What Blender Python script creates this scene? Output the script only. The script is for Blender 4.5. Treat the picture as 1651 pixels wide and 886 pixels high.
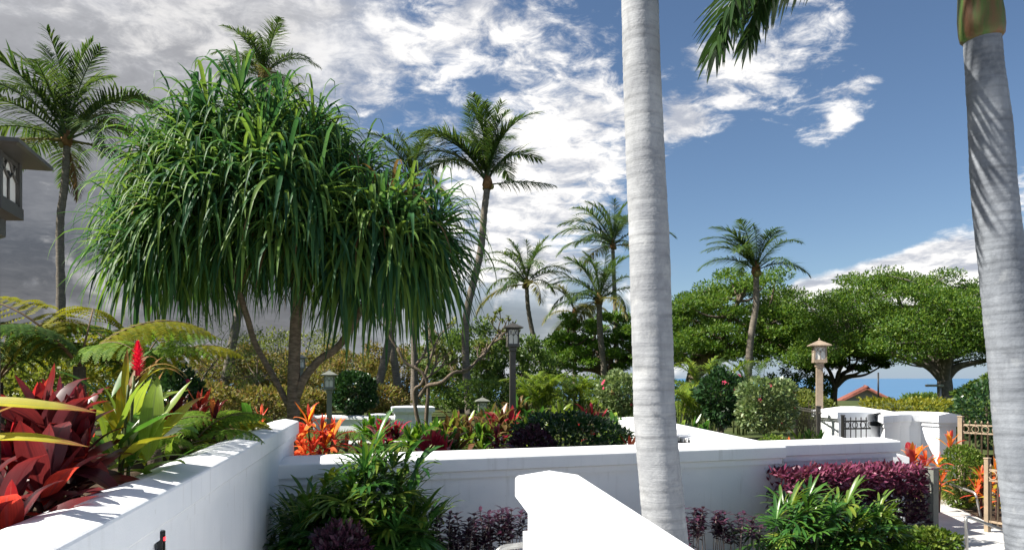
import bpy, math, random
import numpy as np
from math import sin, cos, pi, radians, atan2, sqrt

scene = bpy.context.scene
for o in list(bpy.data.objects):
    bpy.data.objects.remove(o)
COL = scene.collection
R = np.random.default_rng(7)

# ------------------------------------------------------------------ camera
EYE, FPX, CX, HY = 1.76, 1200.0, 825.5, 609.0      # eye height, focal length in photo pixels, principal column, horizon row
cam = bpy.data.cameras.new('camera')
camo = bpy.data.objects.new('camera', cam)
COL.objects.link(camo)
cam.sensor_width = 36
cam.lens = 36 * FPX / 1651
cam.shift_y = (HY - 443) / 1651
cam.clip_start = 0.05
cam.clip_end = 40000
camo.location = (0, 0, EYE)
camo.rotation_euler = (pi / 2, 0, 0)
scene.camera = camo

def X(px, d): return (px - CX) / FPX * d
def Z(py, d): return EYE - (py - HY) / FPX * d
def P(px, py, d): return np.array((X(px, d), d, Z(py, d)))

# ------------------------------------------------------------------ sun and sky
SUN_EL, SUN_AZ = radians(45), radians(-98)           # azimuth from +Y, negative = to the left
sun = bpy.data.lights.new('sun', 'SUN')
sun.energy = 4.4
sun.angle = radians(0.55)
sun.color = (1.0, 0.95, 0.86)
suno = bpy.data.objects.new('sun', sun)
COL.objects.link(suno)
from mathutils import Vector, Matrix
sdir = Vector((sin(SUN_AZ) * cos(SUN_EL), cos(SUN_AZ) * cos(SUN_EL), sin(SUN_EL)))
suno.rotation_euler = sdir.to_track_quat('Z', 'Y').to_euler()
suno.location = (-30, 10, 40)

scene.view_settings.view_transform = 'Standard'
scene.view_settings.look = 'None'
scene.view_settings.gamma = 1
scene.view_settings.exposure = 1.28
scene.view_settings.use_curve_mapping = False
scene.render.engine = 'CYCLES'
scene.cycles.use_denoising = True
scene.cycles.max_bounces = 8
scene.cycles.transparent_max_bounces = 8
scene.cycles.caustics_reflective = False
scene.cycles.caustics_refractive = False


class NT:
    """small helper for writing node trees"""
    def __init__(s, tree):
        s.t = tree; tree.nodes.clear()
    def n(s, typ, **kw):
        nd = s.t.nodes.new(typ)
        for k, v in kw.items():
            if k.startswith('i_'):
                key = k[2:]
                key = int(key) if key.isdigit() else key.replace('_', ' ')
                s.set(nd.inputs[key], v)
            else:
                setattr(nd, k, v)
        return nd
    def set(s, sock, v):
        if isinstance(v, bpy.types.NodeSocket): s.t.links.new(v, sock)
        else: sock.default_value = v
    def m(s, op, a, b=None, c=None, clamp=False):
        nd = s.t.nodes.new('ShaderNodeMath'); nd.operation = op; nd.use_clamp = clamp
        for i, v in enumerate((a, b, c)):
            if v is not None: s.set(nd.inputs[i], v)
        return nd.outputs[0]
    def mix(s, f, a, b, blend='MIX'):
        nd = s.t.nodes.new('ShaderNodeMix'); nd.data_type = 'RGBA'; nd.blend_type = blend
        s.set(nd.inputs[0], f)
        for i, v in ((6, a), (7, b)):
            s.set(nd.inputs[i], v if isinstance(v, bpy.types.NodeSocket) else (*v[:3], 1))
        return nd.outputs[2]
    def ramp(s, f, pts, interp='LINEAR'):
        nd = s.t.nodes.new('ShaderNodeValToRGB'); cr = nd.color_ramp; cr.interpolation = interp
        while len(cr.elements) < len(pts): cr.elements.new(0.5)
        for e, (p, c) in zip(cr.elements, pts):
            e.position = p; e.color = (*c[:3], 1) if not isinstance(c, float) else (c, c, c, 1)
        s.set(nd.inputs[0], f)
        return nd.outputs[0]
    def smooth(s, v, a, b):
        nd = s.t.nodes.new('ShaderNodeMapRange'); nd.interpolation_type = 'SMOOTHSTEP'
        s.set(nd.inputs[0], v); s.set(nd.inputs[1], a); s.set(nd.inputs[2], b)
        return nd.outputs[0]
    def noise(s, vec, scale, detail=4, rough=0.55, dim='3D', dist=0.0, lac=2.0):
        nd = s.t.nodes.new('ShaderNodeTexNoise'); nd.noise_dimensions = dim
        if vec is not None: s.set(nd.inputs['Vector'], vec)
        nd.inputs['Scale'].default_value = scale; nd.inputs['Detail'].default_value = detail
        nd.inputs['Roughness'].default_value = rough; nd.inputs['Distortion'].default_value = dist
        nd.inputs['Lacunarity'].default_value = lac
        return nd.outputs['Fac']


world = bpy.data.worlds.new('World')
scene.world = world
world.use_nodes = True
def build_world():
    w = NT(world.node_tree)
    out = w.n('ShaderNodeOutputWorld')
    sky = w.n('ShaderNodeTexSky', sky_type='NISHITA', sun_disc=False, sun_elevation=SUN_EL, sun_rotation=SUN_AZ,
              air_density=1.0, dust_density=0.05, ozone_density=2.2, altitude=0)
    tc = w.n('ShaderNodeTexCoord')
    sep = w.n('ShaderNodeSeparateXYZ', i_0=tc.outputs['Generated'])
    x, y, z = sep.outputs
    az = w.m('MULTIPLY', w.m('ARCTAN2', x, y), 180 / pi)           # degrees to the right of +Y
    el = w.m('MULTIPLY', w.m('ARCSINE', z), 180 / pi)
    # cloud layer seen in perspective: point where the ray meets a flat layer
    zz = w.m('ADD', w.m('MAXIMUM', z, 0.0), 0.16)
    comb = w.n('ShaderNodeCombineXYZ', i_0=w.m('DIVIDE', x, zz), i_1=w.m('DIVIDE', y, zz), i_2=0.0)
    lay = comb.outputs[0]
    big = w.noise(lay, 0.75, 2, 0.5)
    n1 = w.noise(lay, 3.1, 9, 0.62, dist=0.45)
    fine = w.noise(lay, 11.0, 8, 0.66, dist=0.4)
    puff = w.noise(tc.outputs['Generated'], 9.0, 8, 0.6)
    # cloud fields at their bearing and height (degrees)
    def field(a, e, sa, se, amp, rot=0.0):
        da, de = w.m('SUBTRACT', az, a), w.m('SUBTRACT', el, e)
        c, s_ = cos(radians(rot)), sin(radians(rot))
        u = w.m('ADD', w.m('MULTIPLY', da, c), w.m('MULTIPLY', de, s_))
        v = w.m('SUBTRACT', w.m('MULTIPLY', de, c), w.m('MULTIPLY', da, s_))
        q = w.m('ADD', w.m('POWER', w.m('ABSOLUTE', w.m('DIVIDE', u, sa)), 2.0), w.m('POWER', w.m('ABSOLUTE', w.m('DIVIDE', v, se)), 2.0))
        return w.m('MULTIPLY', w.m('EXPONENT', w.m('MULTIPLY', q, -1.0)), amp)
    cov = w.m('ADD', w.m('MULTIPLY', w.m('SUBTRACT', big, 0.5), 0.5), 0.33)
    for f in ((1.0, 22.0, 6.5, 4.0, 0.11, 25), (5.5, 15.5, 4.2, 6.5, 0.17, 60), (-1.5, 12.0, 4.5, 4.5, 0.15, 0),
              (-13.0, 24.0, 8.0, 3.5, 0.26, 10), (-3.5, 25.5, 3.5, 3.0, 0.14, 0), (-27.0, 25.0, 8.0, 3.0, 0.16, 0), (-0.5, 9.5, 5.0, 3.5, 0.16, 0),
              (17.8, 20.5, 4.6, 2.6, 0.16, 32), (24.5, 18.2, 4.6, 1.6, 0.23, 38), (15.5, 23.0, 2.2, 1.5, 0.18, 0),
              (13.0, 18.2, 2.2, 1.6, 0.25, 0), (21.5, 5.3, 5.5, 1.8, 0.52, 15), (28.8, 7.2, 4.6, 2.3, 0.50, 25),
              (35.0, 12.0, 4.0, 1.8, 0.30, 0),
              (24.0, 11.5, 6.5, 3.5, -0.50, 0), (16.0, 11.0, 5.0, 4.5, -0.50, 0), (31.0, 22.0, 5.0, 8.0, -0.42, 0), (11.5, 26.5, 2.0, 4.0, -0.2, 0)):
        cov = w.m('ADD', cov, field(*f))
    n = w.m('ADD', w.m('MULTIPLY', n1, 0.46), w.m('MULTIPLY', fine, 0.54))
    low = w.smooth(el, 13.0, 6.0)                                     # heaped clouds low over the sea
    n = w.m('ADD', w.m('MULTIPLY', n, w.m('SUBTRACT', 1.0, low)), w.m('MULTIPLY', puff, low))
    th = w.m('SUBTRACT', 0.92, cov)
    mask = w.smooth(n, w.m('SUBTRACT', th, 0.07), w.m('ADD', th, 0.12))
    dens = w.smooth(n, th, w.m('ADD', th, 0.30))
    shade = w.noise(lay, 4.0, 6, 0.6, dist=0.3)
    sunny = w.mix(w.smooth(w.m('ADD', w.m('MULTIPLY', shade, 0.6), w.m('MULTIPLY', fine, 0.4)), 0.38, 0.60), (4.2, 4.45, 5.1), (10.6, 10.3, 9.9))
    # rain bank standing to the left: grey, darkest underneath
    edge = w.m('ADD', az, w.m('MULTIPLY', w.m('SUBTRACT', big, 0.5), 16.0))
    edge = w.m('ADD', edge, w.m('MULTIPLY', w.m('SUBTRACT', n1, 0.5), 16.0))
    bank = w.m('MULTIPLY', w.smooth(edge, w.m('ADD', -3.0, w.m('MULTIPLY', el, -0.22)), -19.0), w.smooth(edge, -150.0, -110.0))
    soft = w.noise(lay, 1.3, 5, 0.5, dist=0.3)
    bankcol = w.ramp(w.m('DIVIDE', w.m('ADD', el, w.m('ADD', w.m('MULTIPLY', w.m('SUBTRACT', soft, 0.5), 14.0), w.m('MULTIPLY', w.m('SUBTRACT', fine, 0.5), 9.0))), 30.0, clamp=True),
                     [(0.0, (2.0, 2.0, 2.1)), (0.25, (0.88, 0.90, 1.0)), (0.55, (2.7, 2.7, 2.8)), (1.0, (5.6, 5.6, 5.8))])
    lowc = w.m('MULTIPLY', w.smooth(el, 10.0, 4.5), w.smooth(edge, 11.0, 4.0))   # the bank's foot runs on behind the palms
    lowcol = w.mix(w.smooth(soft, 0.35, 0.65), (2.2, 2.25, 2.4), (5.2, 5.2, 5.4))
    bg = w.mix(1.0, sky.outputs[0], (0.79, 0.84, 0.90), 'MULTIPLY')
    bg = w.mix(w.m('MULTIPLY', w.smooth(el, 7.0, -1.0), 0.85), bg, (2.7, 3.75, 5.2))     # sea haze along the horizon
    bg = w.mix(w.m('MULTIPLY', lowc, 0.75), bg, lowcol)
    bg = w.mix(w.m('MULTIPLY', bank, 0.94), bg, bankcol)
    bg = w.mix(w.m('MULTIPLY', mask, w.m('SUBTRACT', 0.97, w.m('MULTIPLY', bank, 0.52))), bg, sunny)
    b = w.n('ShaderNodeBackground', i_0=bg, i_1=0.05)
    w.t.links.new(b.outputs[0], out.inputs[0])
build_world()

# ------------------------------------------------------------------ materials
def newmat(name):
    m = bpy.data.materials.new(name); m.use_nodes = True
    n = NT(m.node_tree)
    n.out = n.n('ShaderNodeOutputMaterial')
    return m, n

def principled(n, col, rough=0.6, spec=0.4, metal=0.0, bump=None, bump_s=0.3, bump_d=0.01):
    p = n.n('ShaderNodeBsdfPrincipled')
    n.set(p.inputs['Base Color'], col if isinstance(col, bpy.types.NodeSocket) else (*col[:3], 1))
    n.set(p.inputs['Roughness'], rough)
    n.set(p.inputs['Specular IOR Level'], spec)
    p.inputs['Metallic'].default_value = metal
    if bump is not None:
        b = n.n('ShaderNodeBump', i_Strength=bump_s, i_Distance=bump_d, i_Height=bump)
        n.t.links.new(b.outputs[0], p.inputs['Normal'])
    return p

def foliage(name, cols, rough=0.42, trans=0.35, spec=0.45, tint=1.25, tip=None, rib=None, wear=0.0):
    """leaf material: every leaf (mesh island) picks its own tone; light shines through"""
    m, n = newmat(name)
    g = n.n('ShaderNodeNewGeometry')
    oi = n.n('ShaderNodeObjectInfo')
    r = n.m('FRACT', n.m('ADD', g.outputs['Random Per Island'], n.m('MULTIPLY', oi.outputs['Random'], 3.7)))
    cols = [tuple(v * 1.22 for v in c) for c in cols]; k = len(cols)
    col = n.ramp(r, [(i / max(k - 1, 1), c) for i, c in enumerate(cols)])
    tc = n.n('ShaderNodeTexCoord')
    nz = n.noise(tc.outputs['Object'], 3.5, 3)
    col = n.mix(0.55, col, n.ramp(nz, [(0.25, (0.45, 0.45, 0.45)), (0.75, (1.5, 1.5, 1.5))]), 'MULTIPLY')
    uv = n.n('ShaderNodeSeparateXYZ', i_0=tc.outputs['UV'])
    u, v = uv.outputs[0], uv.outputs[1]
    if tip is not None:
        col = n.mix(n.smooth(n.m('ADD', v, n.m('MULTIPLY', n.m('SUBTRACT', nz, 0.5), 0.5)), tip[1], tip[2]), col, tip[0])
    if rib is not None:
        d = n.m('ABSOLUTE', n.m('SUBTRACT', u, 0.5))
        col = n.mix(n.smooth(d, 0.07, 0.02), col, rib)
        st = n.noise(n.n('ShaderNodeCombineXYZ', i_0=n.m('MULTIPLY', u, 26.0), i_1=n.m('MULTIPLY', v, 2.0), i_2=n.m('MULTIPLY', r, 30.0)).outputs[0], 1.0, 2)
        col = n.mix(0.5, col, n.ramp(st, [(0.3, (0.6, 0.6, 0.6)), (0.7, (1.3, 1.3, 1.3))]), 'MULTIPLY')
    p = principled(n, col, rough, spec)
    t = n.n('ShaderNodeBsdfTranslucent')
    n.t.links.new(n.mix(1.0, col, (tint, tint * 1.02, tint * 0.62) if tip is None and rib is None else (tint, tint, tint * 0.8), 'MULTIPLY'), t.inputs[0])
    mx = n.n('ShaderNodeMixShader', i_0=trans)
    n.t.links.new(p.outputs[0], mx.inputs[1]); n.t.links.new(t.outputs[0], mx.inputs[2])
    n.t.links.new(mx.outputs[0], n.out.inputs[0])
    return m

def solid(name, col, rough=0.6, spec=0.4, metal=0.0, var=0.25, scale=8.0, bump=0.15, bump_d=0.006, stretch=None, col2=None):
    m, n = newmat(name)
    tc = n.n('ShaderNodeTexCoord')
    vec = tc.outputs['Object']
    if stretch:
        vec = n.n('ShaderNodeMapping', i_0=vec, i_3=stretch).outputs[0]
    a = n.noise(vec, scale, 6, 0.6)
    c2 = col2 or tuple(c * (1 - var) for c in col)
    c = n.mix(n.smooth(a, 0.35, 0.68), c2, col)
    p = principled(n, c, rough, spec, metal, n.noise(vec, scale * 6, 4), bump, bump_d)
    n.t.links.new(p.outputs[0], n.out.inputs[0])
    return m

def stucco(name):
    m, n = newmat(name)
    g = n.n('ShaderNodeNewGeometry')
    pos = g.outputs['Position']
    a = n.noise(pos, 1.1, 6, 0.6)
    drip = n.noise(n.n('ShaderNodeMapping', i_0=pos, i_3=(5.0, 5.0, 0.45)).outputs[0], 2.2, 5, 0.6)
    c = n.mix(n.smooth(a, 0.30, 0.72), (0.75, 0.77, 0.80), (0.83, 0.84, 0.86))
    c = n.mix(n.m('MULTIPLY', n.smooth(drip, 0.54, 0.80), 0.42), c, (0.47, 0.47, 0.46))
    spots = n.noise(pos, 14, 3, 0.5)
    c = n.mix(n.m('MULTIPLY', n.smooth(spots, 0.68, 0.78), 0.25), c, (0.42, 0.41, 0.39))
    h = n.m('ADD', n.noise(pos, 95, 3, 0.6), n.m('MULTIPLY', n.noise(pos, 6, 3), 0.9))
    p = principled(n, c, 0.72, 0.25, 0, h, 0.28, 0.005)
    n.t.links.new(p.outputs[0], n.out.inputs[0])
    return m

def royal_bark(name, light, dark, lichen):
    m, n = newmat(name)
    tc = n.n('ShaderNodeTexCoord')
    ob = tc.outputs['Object']
    uv = n.n('ShaderNodeSeparateXYZ', i_0=tc.outputs['UV'])
    ln = n.noise(n.n('ShaderNodeMapping', i_0=ob, i_3=(1.2, 1.2, 34.0)).outputs[0], 1.0, 5, 0.65, dist=0.2)
    bl = n.noise(ob, 3.0, 5, 0.6)
    c = n.mix(n.smooth(bl, 0.3, 0.7), dark, light)
    c = n.mix(n.m('MULTIPLY', n.smooth(ln, 0.50, 0.72), 0.36), c, tuple(v * 0.55 for v in dark))
    c = n.mix(n.m('MULTIPLY', n.smooth(n.noise(ob, 4.5, 6, 0.72), 0.55, 0.70), 0.55), c, lichen)
    c = n.mix(n.m('MULTIPLY', n.smooth(n.noise(ob, 2.2, 7, 0.7, dist=0.6), 0.54, 0.66), 0.45), c, tuple(v * 0.62 for v in dark))
    c = n.mix(n.m('MULTIPLY', uv.outputs[1], n.ramp(n.noise(ob, 5.0, 4), [(0.35, 0.0), (0.70, 0.6)])), c, tuple(v * 0.42 for v in dark))
    c = n.mix(n.m('MULTIPLY', n.smooth(n.noise(n.n('ShaderNodeMapping', i_0=ob, i_3=(6, 6, 0.8)).outputs[0], 1.6, 6, 0.65), 0.52, 0.72), 0.4), c, tuple(v * 0.7 for v in dark))
    h = n.m('ADD', n.m('MULTIPLY', ln, 1.0), n.noise(ob, 40, 4))
    p = principled(n, c, 0.8, 0.2, 0, h, 0.55, 0.008)
    n.t.links.new(p.outputs[0], n.out.inputs[0])
    return m

def ground_mat(name, cols, scale, bump_d=0.03):
    m, n = newmat(name)
    g = n.n('ShaderNodeNewGeometry')
    a = n.noise(g.outputs['Position'], scale, 7, 0.65)
    b = n.noise(g.outputs['Position'], scale * 14, 5, 0.6)
    c = n.ramp(n.m('ADD', n.m('MULTIPLY', a, 0.65), n.m('MULTIPLY', b, 0.35)), [(0.32 + 0.36 * i / (len(cols) - 1), c) for i, c in enumerate(cols)])
    p = principled(n, c, 0.9, 0.15, 0, b, 0.6, bump_d)
    n.t.links.new(p.outputs[0], n.out.inputs[0])
    return m

M = {}
M['stucco'] = stucco('white_stucco')
M['royal_a'] = royal_bark('royal_palm_bark', (0.40, 0.41, 0.425), (0.27, 0.28, 0.30), (0.48, 0.485, 0.485))
M['royal_b'] = royal_bark('royal_palm_bark_grey', (0.25, 0.27, 0.30), (0.16, 0.175, 0.20), (0.33, 0.345, 0.36))
M['coco_bark'] = solid('coconut_bark', (0.25, 0.215, 0.175), 0.85, 0.2, var=0.5, scale=5, bump=0.6, bump_d=0.03, stretch=(1, 1, 7))
M['bark'] = solid('tree_bark', (0.20, 0.155, 0.115), 0.85, 0.2, var=0.5, scale=6, bump=0.6, bump_d=0.03, stretch=(2.5, 2.5, 0.7))
M['grey_bark'] = solid('grey_bark', (0.28, 0.25, 0.21), 0.85, 0.2, var=0.45, scale=6, bump=0.5, bump_d=0.02)
M['dark_bark'] = solid('dark_bark', (0.11, 0.085, 0.065), 0.85, 0.2, var=0.45, scale=6, bump=0.6, bump_d=0.03)
M['pand_bark'] = solid('pandanus_bark', (0.30, 0.235, 0.165), 0.85, 0.2, var=0.5, scale=9, bump=0.7, bump_d=0.02, stretch=(1, 1, 3))
M['cane'] = solid('green_cane', (0.12, 0.15, 0.05), 0.6, 0.3, var=0.5, scale=12)
M['soil'] = ground_mat('soil', [(0.035, 0.025, 0.017), (0.075, 0.052, 0.034), (0.12, 0.09, 0.06)], 1.2)
M['garden'] = ground_mat('garden_ground', [(0.03, 0.045, 0.014), (0.055, 0.075, 0.022), (0.11, 0.09, 0.045)], 0.5)
M['terrain'] = ground_mat('hill_ground', [(0.05, 0.065, 0.025), (0.09, 0.09, 0.04), (0.14, 0.12, 0.07)], 0.05)
M['dry_grass'] = ground_mat('dry_grass', [(0.10, 0.09, 0.03), (0.20, 0.16, 0.07), (0.28, 0.22, 0.12)], 2.5)
M['concrete'] = solid('concrete', (0.57, 0.565, 0.55), 0.8, 0.3, var=0.18, scale=2.5, bump=0.25)
M['dark_metal'] = solid('dark_bronze_metal', (0.085, 0.08, 0.07), 0.45, 0.5, 0.3, var=0.25, scale=6, bump=0.05)
M['black_metal'] = solid('black_iron', (0.022, 0.021, 0.02), 0.45, 0.5, 0.3, var=0.3, scale=9, bump=0.08)
M['beige_metal'] = solid('beige_painted_metal', (0.36, 0.275, 0.19), 0.5, 0.4, 0.0, var=0.22, scale=7, bump=0.06)
M['tan_metal'] = solid('tan_lamp_metal', (0.34, 0.265, 0.195), 0.5, 0.4, 0.0, var=0.22, scale=7, bump=0.06)
M['grey_metal'] = solid('grey_green_metal', (0.22, 0.23, 0.20), 0.5, 0.4, 0.1, var=0.2, scale=7, bump=0.06)
M['steel'] = solid('steel_rail', (0.42, 0.42, 0.41), 0.35, 0.5, 0.6, var=0.2, scale=10, bump=0.03)
M['frost'] = solid('frosted_glass', (0.72, 0.70, 0.64), 0.35, 0.6, 0, var=0.06, scale=3, bump=0.02)
M['tile'] = solid('terracotta_tile', (0.27, 0.095, 0.07), 0.75, 0.3, var=0.4, scale=3.0, bump=0.4)
M['house_wall'] = solid('grey_green_render', (0.25, 0.275, 0.29), 0.8, 0.3, var=0.12, scale=1.5)
M['glass_dark'] = solid('dark_window', (0.03, 0.035, 0.045), 0.12, 0.6, var=0.1)
M['black_plastic'] = solid('black_plastic', (0.012, 0.012, 0.013), 0.3, 0.5, var=0.1)
def redlight():
    m, n = newmat('red_indicator')
    e = n.n('ShaderNodeEmission', i_0=(1, 0.03, 0.04, 1), i_1=2.2)
    n.t.links.new(e.outputs[0], n.out.inputs[0]); return m
M['red_led'] = redlight()
def seamat():
    m, n = newmat('sea_water')
    g = n.n('ShaderNodeNewGeometry')
    wv = n.noise(n.n('ShaderNodeMapping', i_0=g.outputs['Position'], i_3=(0.25, 0.06, 1)).outputs[0], 1.0, 6, 0.6)
    c = n.mix(n.noise(g.outputs['Position'], 0.004, 4), (0.035, 0.12, 0.25), (0.055, 0.17, 0.31))
    p = principled(n, c, 0.35, 0.3, 0, wv, 0.5, 0.4)
    n.t.links.new(p.outputs[0], n.out.inputs[0]); return m
M['sea'] = seamat()

G = foliage
M['pand'] = G('pandanus_leaf', [(0.022, 0.068, 0.036), (0.040, 0.112, 0.042), (0.075, 0.16, 0.04), (0.15, 0.23, 0.045), (0.036, 0.105, 0.054)], 0.5, 0.38, 0.22)
M['pand_dead'] = G('pandanus_dead_leaf', [(0.16, 0.09, 0.04), (0.22, 0.14, 0.07)], 0.6, 0.25, 0.3)
M['coco'] = G('coconut_leaflet', [(0.030, 0.07, 0.024), (0.06, 0.105, 0.028), (0.11, 0.15, 0.04)], 0.38, 0.36, 0.5)
M['coco_y'] = G('coconut_leaflet_yellowing', [(0.16, 0.15, 0.03), (0.12, 0.13, 0.035), (0.2, 0.15, 0.05)], 0.45, 0.35, 0.4)
M['royal_leaf'] = G('royal_leaflet', [(0.018, 0.045, 0.015), (0.04, 0.08, 0.02)], 0.38, 0.25, 0.5)
M['monkeypod'] = G('monkeypod_leaf', [(0.04, 0.095, 0.016), (0.075, 0.145, 0.02), (0.14, 0.20, 0.024)], 0.5, 0.38, 0.35)
M['green_tree'] = G('mid_green_leaf', [(0.045, 0.095, 0.02), (0.085, 0.145, 0.03), (0.15, 0.20, 0.045)], 0.5, 0.35, 0.35)
M['bright_tree'] = G('bright_green_leaf', [(0.05, 0.125, 0.015), (0.085, 0.17, 0.02), (0.13, 0.21, 0.025)], 0.5, 0.4, 0.35)
M['dry_tree'] = G('dry_brown_leaf', [(0.085, 0.095, 0.022), (0.15, 0.145, 0.035), (0.22, 0.14, 0.05), (0.14, 0.17, 0.035), (0.19, 0.105, 0.05)], 0.6, 0.35, 0.3)
M['feather'] = G('feathery_leaf', [(0.07, 0.11, 0.03), (0.12, 0.15, 0.04), (0.09, 0.13, 0.04)], 0.55, 0.35, 0.3)
M['dark_shrub'] = G('dark_glossy_leaf', [(0.012, 0.035, 0.012), (0.022, 0.06, 0.018), (0.04, 0.085, 0.025)], 0.3, 0.2, 0.5)
M['hib_light'] = G('pale_green_leaf', [(0.07, 0.115, 0.045), (0.13, 0.185, 0.07), (0.22, 0.26, 0.12)], 0.35, 0.25, 0.5)
M['yellow_bush'] = G('yellow_green_leaf', [(0.15, 0.17, 0.015), (0.24, 0.22, 0.02), (0.12, 0.15, 0.02)], 0.5, 0.4, 0.35)
M['olive_bush'] = G('olive_leaf', [(0.07, 0.095, 0.02), (0.11, 0.14, 0.025), (0.16, 0.17, 0.03)], 0.5, 0.4, 0.35)
M['areca'] = G('areca_leaflet', [(0.09, 0.16, 0.02), (0.15, 0.22, 0.025), (0.22, 0.25, 0.03)], 0.42, 0.4, 0.4)
M['box'] = G('clipped_bush_leaf', [(0.055, 0.11, 0.016), (0.10, 0.16, 0.022), (0.16, 0.20, 0.03)], 0.5, 0.35, 0.35)
M['rhapis'] = G('lady_palm_leaf', [(0.022, 0.075, 0.020), (0.04, 0.12, 0.024), (0.075, 0.175, 0.026)], 0.3, 0.34, 0.5)
M['rhapis_y'] = G('lady_palm_leaf_light', [(0.05, 0.115, 0.018), (0.08, 0.15, 0.022), (0.17, 0.21, 0.03)], 0.35, 0.3, 0.5)
M['fern'] = G('fern_leaf', [(0.065, 0.135, 0.014), (0.10, 0.18, 0.018), (0.15, 0.215, 0.025)], 0.62, 0.42, 0.12)
M['fern_y'] = G('fern_leaf_yellow', [(0.15, 0.16, 0.012), (0.22, 0.20, 0.018), (0.13, 0.155, 0.015)], 0.62, 0.45, 0.12)
M['fern_d'] = G('fern_leaf_dark', [(0.035, 0.08, 0.02), (0.065, 0.115, 0.025)], 0.62, 0.35, 0.12)
M['ti_dark'] = G('ti_leaf_maroon', [(0.040, 0.012, 0.018), (0.075, 0.012, 0.018), (0.12, 0.016, 0.02), (0.05, 0.018, 0.026)], 0.38, 0.36, 0.4, tint=1.9, tip=((0.16, 0.014, 0.016), 0.55, 1.0), rib=(0.07, 0.012, 0.018))
M['ti_red'] = G('ti_leaf_red', [(0.34, 0.02, 0.022), (0.22, 0.012, 0.02), (0.45, 0.045, 0.03), (0.12, 0.012, 0.02)], 0.3, 0.42, 0.5, tint=1.7, rib=(0.35, 0.05, 0.05))
M['ti_orange'] = G('ti_leaf_orange', [(0.72, 0.15, 0.05), (0.66, 0.08, 0.05), (0.74, 0.28, 0.08), (0.50, 0.05, 0.04), (0.60, 0.16, 0.06)], 0.32, 0.42, 0.5, tint=1.3, rib=(0.55, 0.12, 0.06))
M['ti_flame'] = G('ti_leaf_flame', [(0.70, 0.22, 0.02), (0.55, 0.06, 0.015), (0.75, 0.36, 0.03), (0.35, 0.03, 0.015)], 0.35, 0.45, 0.45, tint=1.3, rib=(0.6, 0.15, 0.03))
M['ti_crimson'] = G('ti_leaf_crimson', [(0.34, 0.02, 0.045), (0.24, 0.015, 0.04), (0.42, 0.03, 0.05)], 0.32, 0.4, 0.5, tint=1.5, rib=(0.4, 0.05, 0.08))
M['ti_mixed'] = G('ti_leaf_bronze_green', [(0.10, 0.12, 0.03), (0.16, 0.06, 0.03), (0.12, 0.15, 0.035), (0.22, 0.08, 0.05), (0.06, 0.09, 0.02)], 0.35, 0.35, 0.45, rib=(0.2, 0.08, 0.05))
M['ti_black'] = G('ti_leaf_black_red', [(0.03, 0.010, 0.016), (0.05, 0.012, 0.02), (0.16, 0.012, 0.03)], 0.3, 0.25, 0.5, tint=1.8, rib=(0.08, 0.01, 0.02))
M['ginger'] = G('ginger_leaf', [(0.10, 0.18, 0.022), (0.16, 0.24, 0.028), (0.22, 0.28, 0.035)], 0.34, 0.42, 0.45, rib=(0.2, 0.27, 0.06))
M['ginger_y'] = G('ginger_leaf_yellowing', [(0.34, 0.31, 0.015), (0.22, 0.25, 0.02), (0.40, 0.32, 0.02)], 0.5, 0.35, 0.2, tint=1.1, tip=((0.24, 0.09, 0.03), 0.60, 0.92), rib=(0.32, 0.32, 0.05))
M['ginger_b'] = G('ginger_leaf_withered', [(0.28, 0.15, 0.06), (0.36, 0.24, 0.12), (0.2, 0.10, 0.05)], 0.55, 0.35, 0.3)
M['ginger_fl'] = G('ginger_bract', [(0.55, 0.012, 0.045), (0.65, 0.02, 0.07), (0.42, 0.01, 0.035)], 0.3, 0.3, 0.5, tint=1.1)
M['broad'] = G('broad_green_leaf', [(0.035, 0.115, 0.018), (0.06, 0.155, 0.02)], 0.42, 0.42, 0.3, rib=(0.11, 0.2, 0.04))
M['purple'] = G('purple_leaf', [(0.030, 0.012, 0.024), (0.05, 0.018, 0.035), (0.075, 0.026, 0.05)], 0.32, 0.2, 0.5, tint=1.2)
M['purple_l'] = G('purple_pink_leaf', [(0.10, 0.022, 0.05), (0.19, 0.04, 0.09), (0.07, 0.016, 0.035), (0.30, 0.10, 0.15)], 0.3, 0.25, 0.5, tint=1.2)
M['flower'] = G('pink_petal', [(0.62, 0.07, 0.16), (0.55, 0.05, 0.11)], 0.5, 0.3, 0.3)
M['stem_grey'] = solid('pale_stem', (0.33, 0.28, 0.25), 0.8, 0.2, var=0.4, scale=14)
M['red_stem'] = solid('dark_red_stem', (0.10, 0.05, 0.04), 0.7, 0.3, var=0.4, scale=14)
M['fern_stem'] = solid('brown_fern_stem', (0.17, 0.11, 0.05), 0.7, 0.3, var=0.4, scale=14)
M['coco_stem'] = solid('palm_leaf_stalk', (0.24, 0.21, 0.06), 0.6, 0.35, var=0.4, scale=4)
M['coco_fiber'] = solid('palm_fibre', (0.30, 0.155, 0.065), 0.8, 0.2, var=0.55, scale=5, bump=0.6, bump_d=0.02)
M['shaft'] = solid('green_crownshaft', (0.055, 0.115, 0.022), 0.5, 0.35, scale=2.6, col2=(0.15, 0.072, 0.035), bump=0.4, stretch=(4, 4, 0.6))
M['grass'] = G('grass_blade', [(0.08, 0.17, 0.015), (0.13, 0.23, 0.02)], 0.5, 0.4, 0.3)

# ------------------------------------------------------------------ mesh building
def nrm(a):
    return a / np.maximum(np.linalg.norm(a, axis=-1, keepdims=True), 1e-9)

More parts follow.
